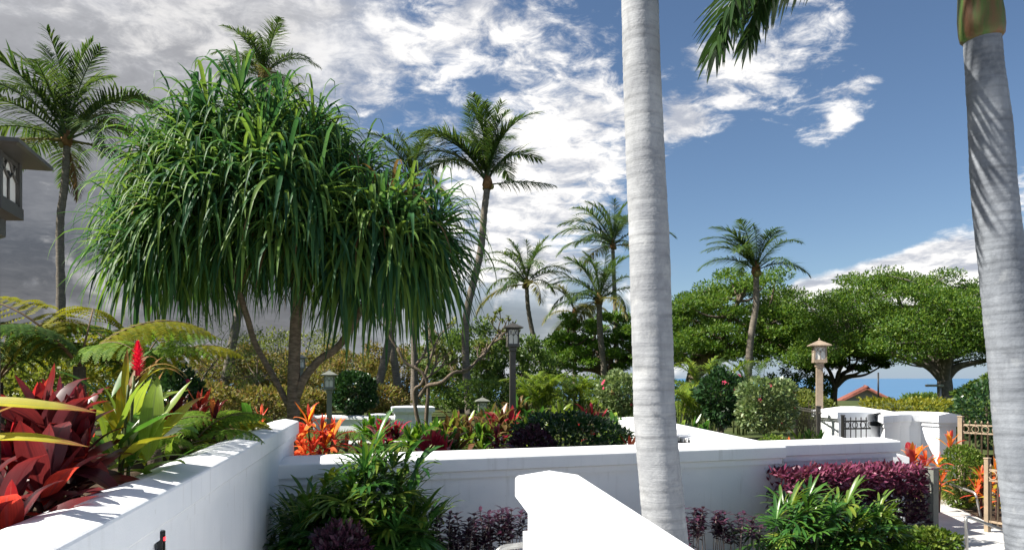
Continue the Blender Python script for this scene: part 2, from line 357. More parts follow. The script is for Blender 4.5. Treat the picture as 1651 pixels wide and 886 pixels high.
PROF = {
    'strap': lambda t: np.minimum(1, 0.75 + t) * np.clip((1 - t) / 0.45, 0.03, 1) ** 0.8,
    'lance': lambda t: np.clip(np.sin(pi * np.clip(t, 0, 1) ** 0.8), 0.04, 1) ** 0.8 * (t < 0.999) + 0.02,
    'ti': lambda t: np.clip(np.interp(t, [0, 0.12, 0.3, 0.55, 0.8, 0.93, 1], [0.22, 0.42, 0.86, 1, 0.72, 0.38, 0.03]), 0.03, 1),
    'finger': lambda t: np.interp(t, [0, 0.3, 0.7, 0.95, 1], [0.35, 0.9, 1, 0.6, 0.15]),
    'oval': lambda t: np.interp(t, [0, 0.5, 1], [0.25, 1, 0.12]),
    'quad': lambda t: np.interp(t, [0, 1], [1, 0.45]),
}

def leaves(base, d0, L, W, droop=0.0, n=4, prof='lance', fold=0.0, side=None, p=1.2, wave=0.0):
    base = np.atleast_2d(np.asarray(base, float)); N = len(base)
    d0 = nrm(np.broadcast_to(np.asarray(d0, float), (N, 3)))
    L = np.broadcast_to(np.asarray(L, float), (N,)); W = np.broadcast_to(np.asarray(W, float), (N,))
    droop = np.broadcast_to(np.asarray(droop, float), (N,))
    t = np.linspace(0, 1, n + 1)
    if side is None:
        side = np.cross(d0, (0, 0, 1.0))
        bad = np.linalg.norm(side, axis=1) < 0.05
        side[bad] = R.normal(size=(bad.sum(), 3)) * (1, 1, 0)
    side = nrm(side)
    down = np.array((0, 0, -1.0))
    dirs = d0[:, None, :] + down * (droop[:, None] * t[None, :] ** p)[..., None]
    dirs = nrm(dirs)
    seg = 0.5 * (dirs[:, 1:] + dirs[:, :-1]) * (L / n)[:, None, None]
    pos = np.concatenate([np.zeros((N, 1, 3)), np.cumsum(seg, 1)], 1) + base[:, None, :]
    w = PROF[prof](t)[None, :] * W[:, None] * 0.5
    sd = side[:, None, :] * w[..., None]
    nor = np.cross(side[:, None, :], dirs)
    if wave:
        ph = R.uniform(0, 6.28, (N, 1))
        pos = pos + nor * (np.sin(t[None, :] * 9 + ph) * wave * W[:, None])[..., None]
    if fold:
        up = nor * (w * fold)[..., None]
        V = np.stack([pos - sd + up, pos, pos + sd + up], 2)
        c = 3
    else:
        V = np.stack([pos - sd, pos + sd], 2)
        c = 2
    UV = np.empty((N, n + 1, c, 2))
    UV[..., 0] = np.linspace(0, 1, c)[None, None, :]
    UV[..., 1] = t[None, :, None]
    idx = np.arange(N * (n + 1) * c).reshape(N, n + 1, c)
    a = idx[:, :-1, :-1]; b = idx[:, :-1, 1:]; cc = idx[:, 1:, 1:]; d = idx[:, 1:, :-1]
    Fq = np.stack([a, b, cc, d], -1).reshape(-1, 4)
    return V.reshape(-1, 3), Fq, UV.reshape(-1, 2)

def tube(path, rad, sides=8, cap=True):
    path = np.asarray(path, float); n = len(path)
    rad = np.atleast_1d(np.asarray(rad, float))
    rad = np.interp(np.linspace(0, 1, n), np.linspace(0, 1, len(rad)), rad) if len(rad) not in (1, n) else np.broadcast_to(rad, (n,))
    tg = nrm(np.gradient(path, axis=0))
    ref = np.array((1.0, 0, 0)) if abs(tg[0][0]) < 0.8 else np.array((0, 1.0, 0))
    u = nrm(np.cross(tg[0], ref)); V = []
    ang = np.linspace(0, 2 * pi, sides, endpoint=False)
    for i in range(n):
        u = nrm(u - tg[i] * np.dot(u, tg[i]))
        v = np.cross(tg[i], u)
        V.append(path[i] + rad[i] * (np.cos(ang)[:, None] * u + np.sin(ang)[:, None] * v))
    V = np.concatenate(V)
    i = np.arange(n - 1)[:, None] * sides; j = np.arange(sides)[None, :]; k = (j + 1) % sides
    F = np.stack([i + j, i + k, i + sides + k, i + sides + j], -1).reshape(-1, 4)
    UV = np.stack([np.tile(np.arange(sides) / sides, n), np.repeat(np.linspace(0, 1, n), sides)], -1)
    fl = [F]
    if cap:
        V = np.concatenate([V, path[:1], path[-1:]]); UV = np.concatenate([UV, [[0.5, 0], [0.5, 1]]])
        jj = np.arange(sides); kk = (jj + 1) % sides
        fl.append(np.stack([jj * 0 + n * sides, kk, jj], -1))
        fl.append(np.stack([jj * 0 + n * sides + 1, (n - 1) * sides + jj, (n - 1) * sides + kk], -1))
    return V, fl, UV

def bez(pts, n=12):
    """smooth curve through the given points"""
    pts = np.asarray(pts, float); m = len(pts)
    if m == 2: return pts[0] + (pts[1] - pts[0]) * np.linspace(0, 1, n)[:, None]
    out = []
    ext = np.vstack([2 * pts[0] - pts[1], pts, 2 * pts[-1] - pts[-2]])
    per = max(2, int(math.ceil(n / (m - 1))))
    for i in range(m - 1):
        p0, p1, p2, p3 = ext[i:i + 4]
        t = np.linspace(0, 1, per, endpoint=False)[:, None]
        out.append(0.5 * (2 * p1 + (p2 - p0) * t + (2 * p0 - 5 * p1 + 4 * p2 - p3) * t ** 2 + (3 * p1 - p0 - 3 * p2 + p3) * t ** 3))
    return np.vstack(out + [pts[-1:]])

class MB:
    def __init__(s): s.V = []; s.F = []; s.U = []; s.n = 0; s.S = []
    def add(s, V, F, UV=None, smooth=True):
        V = np.asarray(V, float)
        for f in (F if isinstance(F, list) else [F]):
            if len(f): s.F.append(np.asarray(f, np.int64) + s.n); s.S.append(np.full(len(f), smooth))
        s.V.append(V); s.U.append(np.zeros((len(V), 2)) if UV is None else UV); s.n += len(V)
        return s
    def leaves(s, *a, **k): return s.add(*leaves(*a, **k))
    def tube(s, *a, **k): return s.add(*tube(*a, **k))
    def prism(s, poly0, poly1):
        k = len(poly0); V = np.vstack([poly0, poly1]); j = np.arange(k); q = (j + 1) % k
        s.add(V, [np.stack([j, q, q + k, j + k], -1), j[None, ::-1], (j + k)[None, :]], smooth=False)
        return s
    def box(s, c, size, rz=0.0, chamfer=0.0):
        x, y, z = (v / 2 for v in size)
        ca, sa = cos(rz), sin(rz)
        def ring(hx, hy, zz):
            pts = np.array([(-hx, -hy), (hx, -hy), (hx, hy), (-hx, hy)])
            return np.column_stack([c[0] + pts[:, 0] * ca - pts[:, 1] * sa, c[1] + pts[:, 0] * sa + pts[:, 1] * ca, np.full(4, c[2] + zz)])
        h = chamfer
        rings = [ring(x, y, -z), ring(x, y, z)] if not h else [ring(x - h, y - h, -z), ring(x, y, -z + h), ring(x, y, z - h), ring(x - h, y - h, z)]
        V = np.vstack(rings); j = np.arange(4); q = (j + 1) % 4; F = []
        for i in range(len(rings) - 1): F.append(np.stack([4 * i + j, 4 * i + q, 4 * i + 4 + q, 4 * i + 4 + j], -1))
        F.append(np.array([[3, 2, 1, 0]])); F.append(4 * (len(rings) - 1) + np.array([[0, 1, 2, 3]]))
        s.add(V, F, smooth=False); return s
    def mesh(s, name, mat):
        me = bpy.data.meshes.new(name)
        V = np.concatenate(s.V); U = np.concatenate(s.U)
        li = np.concatenate([f.ravel() for f in s.F])
        cnt = np.concatenate([np.full(len(f), f.shape[1]) for f in s.F])
        st = np.concatenate([[0], np.cumsum(cnt)[:-1]])
        me.vertices.add(len(V)); me.vertices.foreach_set('co', V.astype(np.float32).ravel())
        me.loops.add(len(li)); me.loops.foreach_set('vertex_index', li.astype(np.int32))
        me.polygons.add(len(cnt)); me.polygons.foreach_set('loop_start', st.astype(np.int32))
        me.polygons.foreach_set('loop_total', cnt.astype(np.int32))
        me.polygons.foreach_set('use_smooth', np.concatenate(s.S).astype(bool))
        uv = me.uv_layers.new(name='UVMap')
        uv.data.foreach_set('uv', U[li].astype(np.float32).ravel())
        me.update(calc_edges=True); me.validate()
        if mat is not None: me.materials.append(M[mat] if isinstance(mat, str) else mat)
        return me
    def obj(s, name, mat, parent=None, **k): return inst(name, s.mesh(name, mat), parent, **k)

def inst(name, mesh, parent=None, loc=(0, 0, 0), rot=(0, 0, 0), scale=1.0, mat=None):
    o = bpy.data.objects.new(name, mesh); COL.objects.link(o)
    o.parent = parent; o.location = loc; o.rotation_euler = rot
    o.scale = (scale,) * 3 if np.isscalar(scale) else scale
    if mat is not None:
        o.material_slots[0].link = 'OBJECT'; o.material_slots[0].material = M[mat]
    return o

def tag(o, label, cat, group=None):
    o['label'] = label; o['category'] = cat
    if group: o['group'] = group
    return o
def thing(name, label, cat, loc=(0, 0, 0), rz=0.0, group=None):
    o = bpy.data.objects.new(name, None); COL.objects.link(o); o.empty_display_size = 0.1
    o.location = loc; o.rotation_euler = (0, 0, rz)
    return tag(o, label, cat, group)
def structure(o): o['kind'] = 'structure'; return o
def stuff(o): o['kind'] = 'stuff'; return o
#@@BODY

# ------------------------------------------------------------------ the setting: ground, path, sea
LOW = -0.75                                            # level of the sunken court; the garden is z = 0
def sheet(name, pts, mat, z=None):
    from mathutils.geometry import tessellate_polygon
    vs = [Vector((p[0], p[1], z)) for p in pts]
    tri = tessellate_polygon([vs])
    me = bpy.data.meshes.new(name); me.from_pydata(vs, [], [tuple(t) for t in tri]); me.update()
    if me.polygons and sum(p.normal.z for p in me.polygons) < 0: me.flip_normals()
    me.materials.append(M[mat])
    return structure(inst(name, me))
sheet('court_ground', [(-2.6, -8), (60, -8), (60, 40), (-2.6, 40)], 'soil', LOW)
sheet('bounce_paving', [(-1.6, -8), (30, -8), (30, 5.5), (6.4, 6.5), (5.2, 8.3), (2.4, 7.9), (1.9, 6.9), (1.2, 6.9), (0.6, 7.5), (-0.6, 7.3), (-0.9, 6.3), (-2.3, 6.2)], 'concrete', LOW + 0.003)  # pale court floor added to bounce sunlight up onto the shaded walls
sheet('garden_ground', [(-130, -12), (-0.3, -12), (-1.12, -1), (-2.95, 8.9), (3.75, 11.25), (5.9, 12.2), (7.2, 17.9), (8.4, 18.2), (8.6, 16.9), (12, 17.2), (130, 21), (130, 58), (-130, 58)], 'garden', 0.0)
sheet('planting_bed', [(-14, -3), (-0.8, -3), (-1.12, -1), (-3.05, 10.0), (-14, 10.0)], 'soil', 1.0)
sheet('concrete_path', [(5.2, 6.5), (6.4, 6.5), (7.5, 10.9), (8.15, 12.5), (8.7, 14.6), (9.6, 15.4), (8.4, 15.3), (8.0, 14.4), (6.95, 12.1), (6.5, 10.9)], 'concrete', LOW + 0.006)
sheet('dry_grass_patch', [(7.3, 14.0), (9.9, 14.4), (10.2, 16.4), (7.4, 16.4)], 'dry_grass', LOW + 0.003)
# the land falls away behind the garden towards the sea
def slope():
    xs = np.linspace(-700, 700, 57); ys = np.concatenate([np.linspace(58, 150, 14), np.linspace(170, 460, 10)])
    V = []
    for y in ys:
        for x in xs:
            k = min(1, (y - 58) / 330)
            V.append((x, y, -34 * k ** 0.9 + (sin(x * 0.05) + sin(y * 0.09 + x * 0.021)) * 0.8 * min(1, (y - 58) / 60) - 0.01))
    nx = len(xs); F = [(j * nx + i, j * nx + i + 1, (j + 1) * nx + i + 1, (j + 1) * nx + i) for j in range(len(ys) - 1) for i in range(nx - 1)]
    structure(MB().add(np.array(V), np.array(F)).obj('hillside', 'terrain'))
slope()
sheet('sea', [(-30000, 300), (30000, 300), (30000, 38000), (-30000, 38000)], 'sea', -24.0)
# side walks of pale concrete between the garden beds, with a real kerb step
for nm, pts in (('garden_walk', [(X(560, 18.8), 18.8), (X(850, 20.4), 20.4), (X(850, 21.4), 21.4), (X(560, 19.8), 19.8)]),):
    b = MB(); lo = np.array([(x, y, -0.05) for x, y in pts]); hi = np.array([(x, y, 0.10) for x, y in pts])
    b.prism(lo, hi); structure(b.obj(nm, 'concrete'))

# ------------------------------------------------------------------ walls
def sweep(b, pts, prof):
    """profile (offset to the left of travel, z) swept along a plan polyline with mitred corners"""
    pts = np.asarray(pts, float); n = len(pts); k = len(prof)
    dr = nrm(np.diff(pts, axis=0)); nl = np.column_stack([-dr[:, 1], dr[:, 0]])
    V = []
    for i in range(n):
        if i == 0: m = nl[0]
        elif i == n - 1: m = nl[-1]
        else:
            m = nrm(nl[i - 1] + nl[i]); m = m / max(0.3, np.dot(m, nl[i]))
        for u, z in prof: V.append((pts[i][0] + m[0] * u, pts[i][1] + m[1] * u, z))
    j = np.arange(k); q = (j + 1) % k; F = []
    for i in range(n - 1): F.append(np.stack([i * k + j, i * k + q, (i + 1) * k + q, (i + 1) * k + j], -1))
    F.append(np.arange(k)[None, :]); F.append(((n - 1) * k + np.arange(k))[None, ::-1])
    b.add(np.array(V), [f[:, ::-1] for f in F], smooth=False)
    return b
def ext(pts, a, c):
    """shorten a polyline by a at its start and c at its end"""
    pts = [np.array(p, float) for p in pts]
    pts[0] = pts[0] + nrm(pts[1] - pts[0]) * a; pts[-1] = pts[-1] - nrm(pts[-1] - pts[-2]) * c
    return pts
def wall(name, label, pts, zb, zt, w, cap=0.17, mould=0.08, over=0.075, crown=0.03, group='white stucco garden walls', ch=0.018):
    o = np.array(pts[0], float); t = thing(name, label, 'wall', (o[0], o[1], zb), 0, group)
    L = [np.array(p, float) - o for p in pts]; zt -= zb
    zc = zt - cap; zm = zc - mould
    sweep(MB(), ext(L, over, over), [(over, -0.3), (over, zm), (w - over, zm), (w - over, -0.3)]).obj('wall_body', 'stucco', t)
    i = over * 0.52
    sweep(MB(), ext(L, i, i), [(i, zm - 0.004), (i, zc), (w - i, zc), (w - i, zm - 0.004)][::1]).obj('moulding', 'stucco', t)
    sweep(MB(), L, [(0.012, zc - 0.004), (0, zc + 0.01), (0, zt - ch), (0.006, zt - ch * .35), (ch, zt), (w * .5, zt + crown), (w - ch, zt), (w, zt - ch), (w, zc + 0.01), (w - .012, zc - .004)]).obj('cap', 'stucco', t)
    return t
wl = wall('garden_wall', 'white stucco wall on the left with dappled top edging the plant bed', [(-0.93, -1.0), (-2.89, 10.1)], LOW, 1.18, 0.36, over=0.06)
wall('garden_wall', 'long white wall in front running from lady palm to palm trunk', [(-2.86, 8.44), (3.97, 10.78)], LOW, 0.772, 1.0)
wall('garden_wall', 'white wall receding behind the palm trunk from the front corner', [(3.98, 11.42), (3.45, 18.6)], -0.3, 0.764, 1.0)
wall('garden_wall', 'white wall behind the purple hedge on the right', [(4.03, 11.06), (6.13, 11.74)], LOW, 0.768, 0.75)
wall('garden_wall', 'plain white side wall behind the orange leaves beside the gate pillar', [(6.62, 12.4), (7.35, 16.6)], LOW, 0.45, 0.35, cap=0.12, mould=0.05, over=0.05)
crv = [(X(1401, 18.2), 18.2), (X(1424, 15.9), 15.9)] + [(X(px, d), d) for px, d in ((1440, 16.3), (1456, 16.62), (1470, 16.75), (1484, 16.72), (1498, 16.55), (1513, 16.25))]
wall('gate_wall', 'curved white wall with a cap beside the open gate', crv, LOW, Z(669, 16.2), 0.55, crown=0.05)
def pillar(name, label, cx, cy, zb, zt, sx, sy, rz, rise=0.10, group='white gate pillars', over=0.10):
    t = thing(name, label, 'pillar', (cx, cy, zb), rz, group)
    h = zt - zb
    MB().box((0, 0, (h - 0.2) / 2 - 0.15), (sx - 2 * over, sy - 2 * over, h - 0.2 + 0.3)).obj('wall_body', 'stucco', t)
    MB().box((0, 0, h - 0.18), (sx - over, sy - over, 0.055)).obj('moulding', 'stucco', t)
    b = MB(); x, y = sx / 2, sy / 2
    r0 = [(-x, -y), (x, -y), (x, y), (-x, y)]
    lev = [np.array([(p[0] * s, p[1] * s, z) for p in r0]) for s, z in ((1, h - 0.155), (1, h - 0.012), (0.985, h), (0.25, h + rise))]
    V = np.vstack(lev); j = np.arange(4); q = (j + 1) % 4
    b.add(V, [np.stack([4 * i + j, 4 * i + q, 4 * i + 4 + q, 4 * i + 4 + j], -1) for i in range(3)] + [np.array([[3, 2, 1, 0]]), np.array([[12, 13, 14, 15]])], smooth=False)
    b.obj('cap', 'stucco', t)
    return t
pillar('gate_pillar', 'white pillar with low hipped cap standing behind the iron gate panel', X(1371, 17.9), 17.9, -0.1, Z(663, 17.4), 1.42, 1.0, radians(12))
pillar('garden_pedestal', 'stepped white pedestal beyond the beds near the bare tree', X(665, 24.5), 24.5, 0, Z(655, 24.5), 1.38, 1.0, radians(12), 0.03)
pillar('garden_pedestal', 'low white block beside the taller pedestal in the far bed', X(610, 24.2), 24.2, 0, Z(667, 24.2), 0.5, 0.8, radians(12), 0.02)
wall('low_wall', 'low white wall far behind the orange leaves', [(X(500, 24.6), 24.6), (X(640, 24.0), 24.0)], 0, Z(671, 24.3), 0.5, cap=0.10, mould=0.05)
# stair parapet in the foreground
def parapet():
    p0, p1 = np.array((1.12, 0.35)), np.array((0.52, 5.62))      # right-hand cap edge, near to far
    t = thing('stair_parapet', 'sunlit white stair parapet with crowned cap in the foreground', 'parapet', (p0[0], p0[1], LOW), 0)
    L = [p0 - p0, p1 - p0]; zt = Z(765, 5.6) - LOW; w = 0.5
    sweep(MB(), ext(L, 0, 0.07), [(0.07, -0.3), (0.07, zt - 0.40), (w - 0.05, zt - 0.40), (w - 0.05, -0.3)]).obj('wall_body', 'stucco', t)
    sweep(MB(), ext(L, 0, 0.085), [(0.085, zt - 0.405), (0.085, zt - 0.25), (0.0, zt - 0.15), (w, zt - 0.15), (w - 0.085, zt - 0.25), (w - 0.085, zt - 0.405)]).obj('moulding', 'stucco', t)
    sweep(MB(), L, [(0, zt - 0.153), (0, zt - 0.03), (0.006, zt - 0.012), (0.025, zt), (w * .48, zt + 0.035), (w - 0.025, zt), (w - .006, zt - .012), (w, zt - .03), (w, zt - 0.153)]).obj('cap', 'stucco', t)
parapet()
def reader():
    u = nrm(np.array((-1.96, 11.1))); d = 3.86
    x = -1.547 - 0.1766 * (d - 2.51) - 0.06
    t = thing('card_reader', 'small black box with a red light on the left wall', 'card reader', (x + 0.012, d, 0.905), atan2(u[1], u[0]) - pi)
    b = MB().box((0, 0.012, 0), (0.045, 0.032, 0.13), chamfer=0.005); b.obj('housing', 'black_plastic', t)
    MB().box((0.0, 0.030, 0.022), (0.018, 0.006, 0.018), chamfer=0.002).obj('indicator_light', 'red_led', t)
reader()

# ------------------------------------------------------------------ iron fences and gates
def fence(name, label, cat, p0, p1, zb, zt, mat, gap=0.12, rings=False, posts=(0.0, 1.0), post_h=0.06, pw=0.09, r=0.011, rails=None, group=None, tips=True):
    p0 = np.array((*p0, zb), float); p1 = np.array((*p1, zb), float); L = np.linalg.norm(p1 - p0)
    t = thing(name, label, cat, p0, atan2(p1[1] - p0[1], p1[0] - p0[0]), group); h = zt - zb
    rails = rails or ((0.12, 0.98 * h - 0.06) if not rings else (0.12, h - 0.27, h - 0.10))
    me = MB().box((L / 2, 0, 0), (L, 0.028, 0.034), chamfer=0.004).mesh('rail', mat)
    for z in rails: inst('rail', me, t, (0, 0, z))
    n = max(1, int(L / gap)); top = h if tips else rails[-1]
    b = MB().tube([(0, 0, 0.02), (0, 0, top - 0.05), (0, 0, top - 0.045), (0, 0, top)], [r, r, r * 1.5, r * 0.25], 6)
    pk = b.mesh('picket', mat)
    for i in range(n): inst('picket', pk, t, ((i + 0.5) * L / n, 0, 0))
    if rings:
        rr = (rails[-1] - rails[-2]) / 2 - 0.016
        a = np.linspace(0, 2 * pi, 17)
        rg = MB().tube(np.column_stack([np.cos(a) * rr, a * 0, np.sin(a) * rr]), 0.0085, 6, False).mesh('ring', mat)
        m = max(1, int(L / (2 * rr + 0.035)))
        for i in range(m): inst('ring', rg, t, ((i + 0.5) * L / m, -0.014, (rails[-1] + rails[-2]) / 2))
    if posts:
        po = MB().box((0, 0, (h + post_h) / 2 - 0.05), (pw, pw, h + post_h + 0.1), chamfer=0.006)
        po.box((0, 0, h + post_h + 0.012), (pw * 1.25, pw * 1.25, 0.025), chamfer=0.006)
        pm = po.mesh('post', mat)
        for f in posts: inst('post', pm, t, (L * f, 0, 0))
    return t
FG = 'iron fences round the garden'
fence('iron_fence', 'dark iron picket fence behind the low dark shrub', 'fence', (X(800, 27.5), 27.5), (X(1040, 29.5), 29.5), 0, Z(652, 28.5), 'dark_metal', 0.13, posts=(0, .2, .4, .6, .8, 1.0), r=0.012, group=FG)
fence('iron_fence', 'dark iron fence between the palm trunk and the green feathery palms', 'fence', (X(1045, 25), 25), (X(1160, 23), 23), 0, Z(650, 24), 'black_metal', 0.14, posts=(0, .5, 1), group=FG)
fence('iron_fence', 'brown picket fence left of the tan lamp post', 'fence', (X(1283, 19.5), 19.5), (X(1324, 17.3), 17.3), 0, Z(657, 18.4), 'dark_metal', 0.12, posts=(0, .9), group=FG)
fence('iron_gate', 'black iron gate panel with rings between the white pillars', 'gate', (X(1359, 16.7), 16.7), (X(1409, 16.9), 16.9), 0.05, Z(671, 16.8), 'black_metal', 0.125, True, posts=(0.0,), post_h=0.02, pw=0.055)
fence('iron_fence', 'beige iron fence with rings at the end of the curved wall', 'fence', (X(1549, 16.0), 16.0), (X(1650, 15.0), 15.0), LOW, Z(678, 15.6), 'beige_metal', 0.11, True, posts=(0.0, 0.63), post_h=0.06, group=FG, r=0.017)
fence('iron_gate', 'open beige gate leaf with rings beside the right palm', 'gate', (X(1592, 12.15), 12.15), (X(1650, 11.6), 11.6), LOW + 0.06, Z(747, 12.1), 'beige_metal', 0.11, True, posts=(0.0,), post_h=0.07, pw=0.07, r=0.015)
fence('iron_gate', 'grey gate leaf with a thick post at the end of the purple hedge', 'gate', (X(1502, 12.35), 12.35), (X(1462, 12.0), 12.0), LOW + 0.03, Z(762, 12.3), 'grey_metal', 0.13, False, posts=(0.0,), post_h=0.07, pw=0.15, r=0.016)
fence('iron_fence', 'short dark fence seen over the receding wall beside the trunk', 'fence', (X(1076, 12.7), 12.7), (X(1114, 12.0), 12.0), 0, Z(705, 12.3), 'black_metal', 0.12, posts=(), group=FG)
def handrail(label, pts, r=0.021):
    o = np.array(pts[0], float); L = np.asarray(pts, float) - o
    t = thing('handrail', label, 'handrail', o, 0, 'pipe handrails by the path')
    pa = []
    for i in range(len(L)):
        if 0 < i < len(L) - 1:
            a, c = nrm(L[i - 1] - L[i]), nrm(L[i + 1] - L[i])
            for s in np.linspace(0, 1, 5): pa.append(L[i] + (a * (1 - s) ** 2 + c * s ** 2) * 0.08)
        else: pa.append(L[i])
    MB().tube(pa, r, 10).obj('pipe', 'steel', t)
    return t
handrail('pipe handrail bending down in front of the round bush', [(X(1514, 14.6), 14.6, Z(773, 14.6)), (X(1573, 13.4), 13.4, Z(794, 13.4)), (X(1579, 13.4), 13.35, LOW)])
handrail('pipe handrail in the bottom right corner by the gate', [(X(1640, 11.4), 11.4, Z(862, 11.4)), (X(1557, 10.6), 10.6, Z(831, 10.6)), (X(1558, 10.6), 10.58, LOW)])
handrail('short pale pipe rail left of the stair parapet', [(X(842, 5.0), 5.2, Z(883, 5.1)), (X(800, 5.1), 5.1, Z(883, 5.1)), (X(797, 5.0), 5.0, LOW)])

# ------------------------------------------------------------------ lanterns on posts
def lamp(label, x, y, zb, zt, s=1.0, mat='dark_metal', gh=0.38, rz=0.0, roof_h=0.13, rw=0.465):
    t = thing('lamp_post', label, 'lamp post', (x, y, zb), rz, 'lantern lamp posts in the garden')
    H = zt - zb; rw *= s; gh *= s; roof_h *= s; gw = 0.28 * s; pw = 0.145 * s
    ze = H - roof_h; zg = ze - gh - 0.02 * s                # eave height, glass bottom
    def frus(b, levels):
        lev = [np.array([(sx * w / 2, sy * w / 2, z) for sx, sy in ((-1, -1), (1, -1), (1, 1), (-1, 1))]) for w, z in levels]
        V = np.vstack(lev); j = np.arange(4); q = (j + 1) % 4
        b.add(V, [np.stack([4 * i + j, 4 * i + q, 4 * i + 4 + q, 4 * i + 4 + j], -1) for i in range(len(lev) - 1)] + [np.array([[3, 2, 1, 0]]), 4 * (len(lev) - 1) + np.array([[0, 1, 2, 3]])], smooth=False)
        return b
    frus(MB(), [(pw * 1.04, -0.05), (pw * 0.94, zg - 0.16 * s)]).obj('post', mat, t)
    frus(MB(), [(pw * 1.5, -0.04), (pw * 1.5, 0.10), (pw * 1.08, 0.16)]).obj('post_base', mat, t)
    frus(MB(), [(pw * 0.96, zg - 0.165 * s), (pw * 1.22, zg - 0.15 * s), (pw * 1.22, zg - 0.07 * s), (gw * 1.05, zg - 0.055 * s), (gw * 1.05, zg)]).obj('tray', mat, t)
    r = frus(MB(), [(rw * 0.93, ze - 0.012 * s), (rw, ze - 0.006 * s), (rw, ze + 0.012 * s), (rw * 0.80, ze + roof_h * 0.30), (rw * 0.13, ze + roof_h * 0.92), (rw * 0.10, ze + roof_h)])
    ro = r.obj('lantern_roof', mat, t)
    MB().tube([(0, 0, ze + roof_h), (0, 0, ze + roof_h + 0.02 * s), (0, 0, ze + roof_h + 0.05 * s)], [0.014 * s, 0.024 * s, 0.006 * s], 8).obj('finial', mat, ro)
    bar = MB().box((0, 0, 0), (0.032 * s, 0.032 * s, gh + 0.03 * s), chamfer=0.003 * s).mesh('corner_bar', mat)
    for sx in (-1, 1):
        for sy in (-1, 1): inst('corner_bar', bar, t, (sx * (gw / 2 - 0.014 * s), sy * (gw / 2 - 0.014 * s), zg + gh / 2))
    pane = MB().box((0, 0, 0), (gw - 0.06 * s, 0.008 * s, gh)).mesh('glass_pane', 'frost')
    m = MB(); iw = gw - 0.055 * s; rad = 0.0062 * s
    m.tube([(0, 0, -gh / 2), (0, 0, gh * 0.22)], rad, 6)
    for sx in (-1, 1):
        m.tube(bez([(0, 0, gh * 0.06), (sx * iw * .22, 0, gh * .2), (sx * iw * .34, 0, gh * .36), (sx * iw * .5, 0, gh * .5)], 9), rad, 6)
        m.tube(bez([(sx * iw * .5, 0, gh * 0.06), (sx * iw * .28, 0, gh * .2), (sx * iw * .16, 0, gh * .36), (0, 0, gh * .5)], 9), rad, 6)
    m.box((0, 0, gh * .47), (iw, .012 * s, .022 * s)); m.box((0, 0, -gh * .48), (iw, .012 * s, .022 * s))
    mu = m.mesh('muntins', mat)
    for k in range(4):
        a = k * pi / 2; rr = gw / 2 - 0.022 * s
        pn = inst('glass_pane', pane, t, (rr * sin(a), -rr * cos(a), zg + gh / 2), (0, 0, a))
        inst('muntins', mu, pn, (0, -0.010 * s, 0))
    return t
lamp('dark lamp post with white lantern rising behind the front wall', X(826.5, 18), 18, 0, Z(520, 18), rz=radians(8))
lamp('tan lamp post beside the white gate pillar', X(1321, 18.45), 18.45, 0, Z(548, 18.45), 1.06, 'tan_metal', gh=0.32, rz=radians(-12))
lamp('grey lamp post between pandanus trunk and dark round bush', X(531, 22), 22, 0, Z(597, 22), 1.02, 'grey_metal', gh=0.34, rz=radians(10))
lamp('far lamp post half hidden by the pandanus trunk', X(486, 30), 30, 0, Z(572, 30), 0.95, 'grey_metal', rz=radians(10))
lamp('short grey lamp among the far ti plants', X(778, 27), 27, 0, Z(640, 27), 1.1, 'grey_metal', gh=0.3, rz=radians(10))
lamp('large near lantern cut off by the left edge', X(-36, 3.55), 3.55, 0.95, Z(216, 3.55), 1.0, 'dark_metal', gh=0.215, rz=radians(16), roof_h=0.085, rw=0.50)

# ------------------------------------------------------------------ house below the garden
def house():
    d = 66.0; cx = X(1398, d)
    zb = Z(668, d) - 3.0; t = thing('house', 'house with a red tiled gable roof among the trees', 'house', (cx, d, zb), radians(-24))
    w, dp, eave, rise = 6.6, 8.0, Z(657, d) - zb, 1.8
    pts = [(-w / 2, 0), (w / 2, 0), (w / 2, eave), (0, eave + rise * .93), (-w / 2, eave)]
    MB().prism(np.array([(x, dp, z) for x, z in pts]), np.array([(x, 0, z) for x, z in pts])).obj('wall', 'house_wall', t)
    ov = 0.55; k = rise / (w / 2)
    rf = None
    for s in (-1, 1):
        b = MB(); xe = s * (w / 2 + ov); ze = eave - ov * k
        q = [(0.0, eave + rise), (xe, ze), (xe, ze - 0.16), (0.0, eave + rise - 0.16)]
        b.prism(np.array([(x, -ov, z) for x, z in q]), np.array([(x, dp + ov, z) for x, z in q]))
        ro = b.obj('roof', 'tile', t)
        ln = sqrt(xe ** 2 + (rise + ov * k) ** 2)
        tl = MB()
        for i in range(38):
            y = -ov + 0.1 + i * (dp + 2 * ov - 0.2) / 37
            tl.tube([(0, y, eave + rise + 0.03), (xe, y, ze + 0.03)], 0.075, 6)
        stuff(tl.obj('roof_tile', 'tile', ro))
    MB().tube([(0, -ov - 0.02, eave + rise + 0.05), (0, dp + ov, eave + rise + 0.05)], 0.13, 8).obj('ridge', 'tile', t)
    wd = MB().box((0, -0.02, eave - 0.75), (1.1, 0.06, 1.1)).obj('window', 'glass_dark', t)
    MB().box((0, -0.05, eave - 0.16), (1.3, 0.08, 0.1)).obj('lintel', 'house_wall', wd)
house()
def pole(label, px, py0, d, zb, r, mat, arm=None):
    t = thing('light_pole', label, 'pole', (X(px, d), d, zb), 0, 'thin light poles')
    h = Z(py0, d) - zb
    MB().tube([(0, 0, -0.2), (0, 0, h)], [r, r * 0.8], 8).obj('post', mat, t)
    if arm: MB().box((arm / 2, 0, h), (abs(arm) + 0.2, 0.22, 0.10), chamfer=0.02).obj('lamp_head', mat, t)
pole('thin dark pole in front of the red roof', 1416, 600, 55, -0.3, 0.07, 'black_metal')
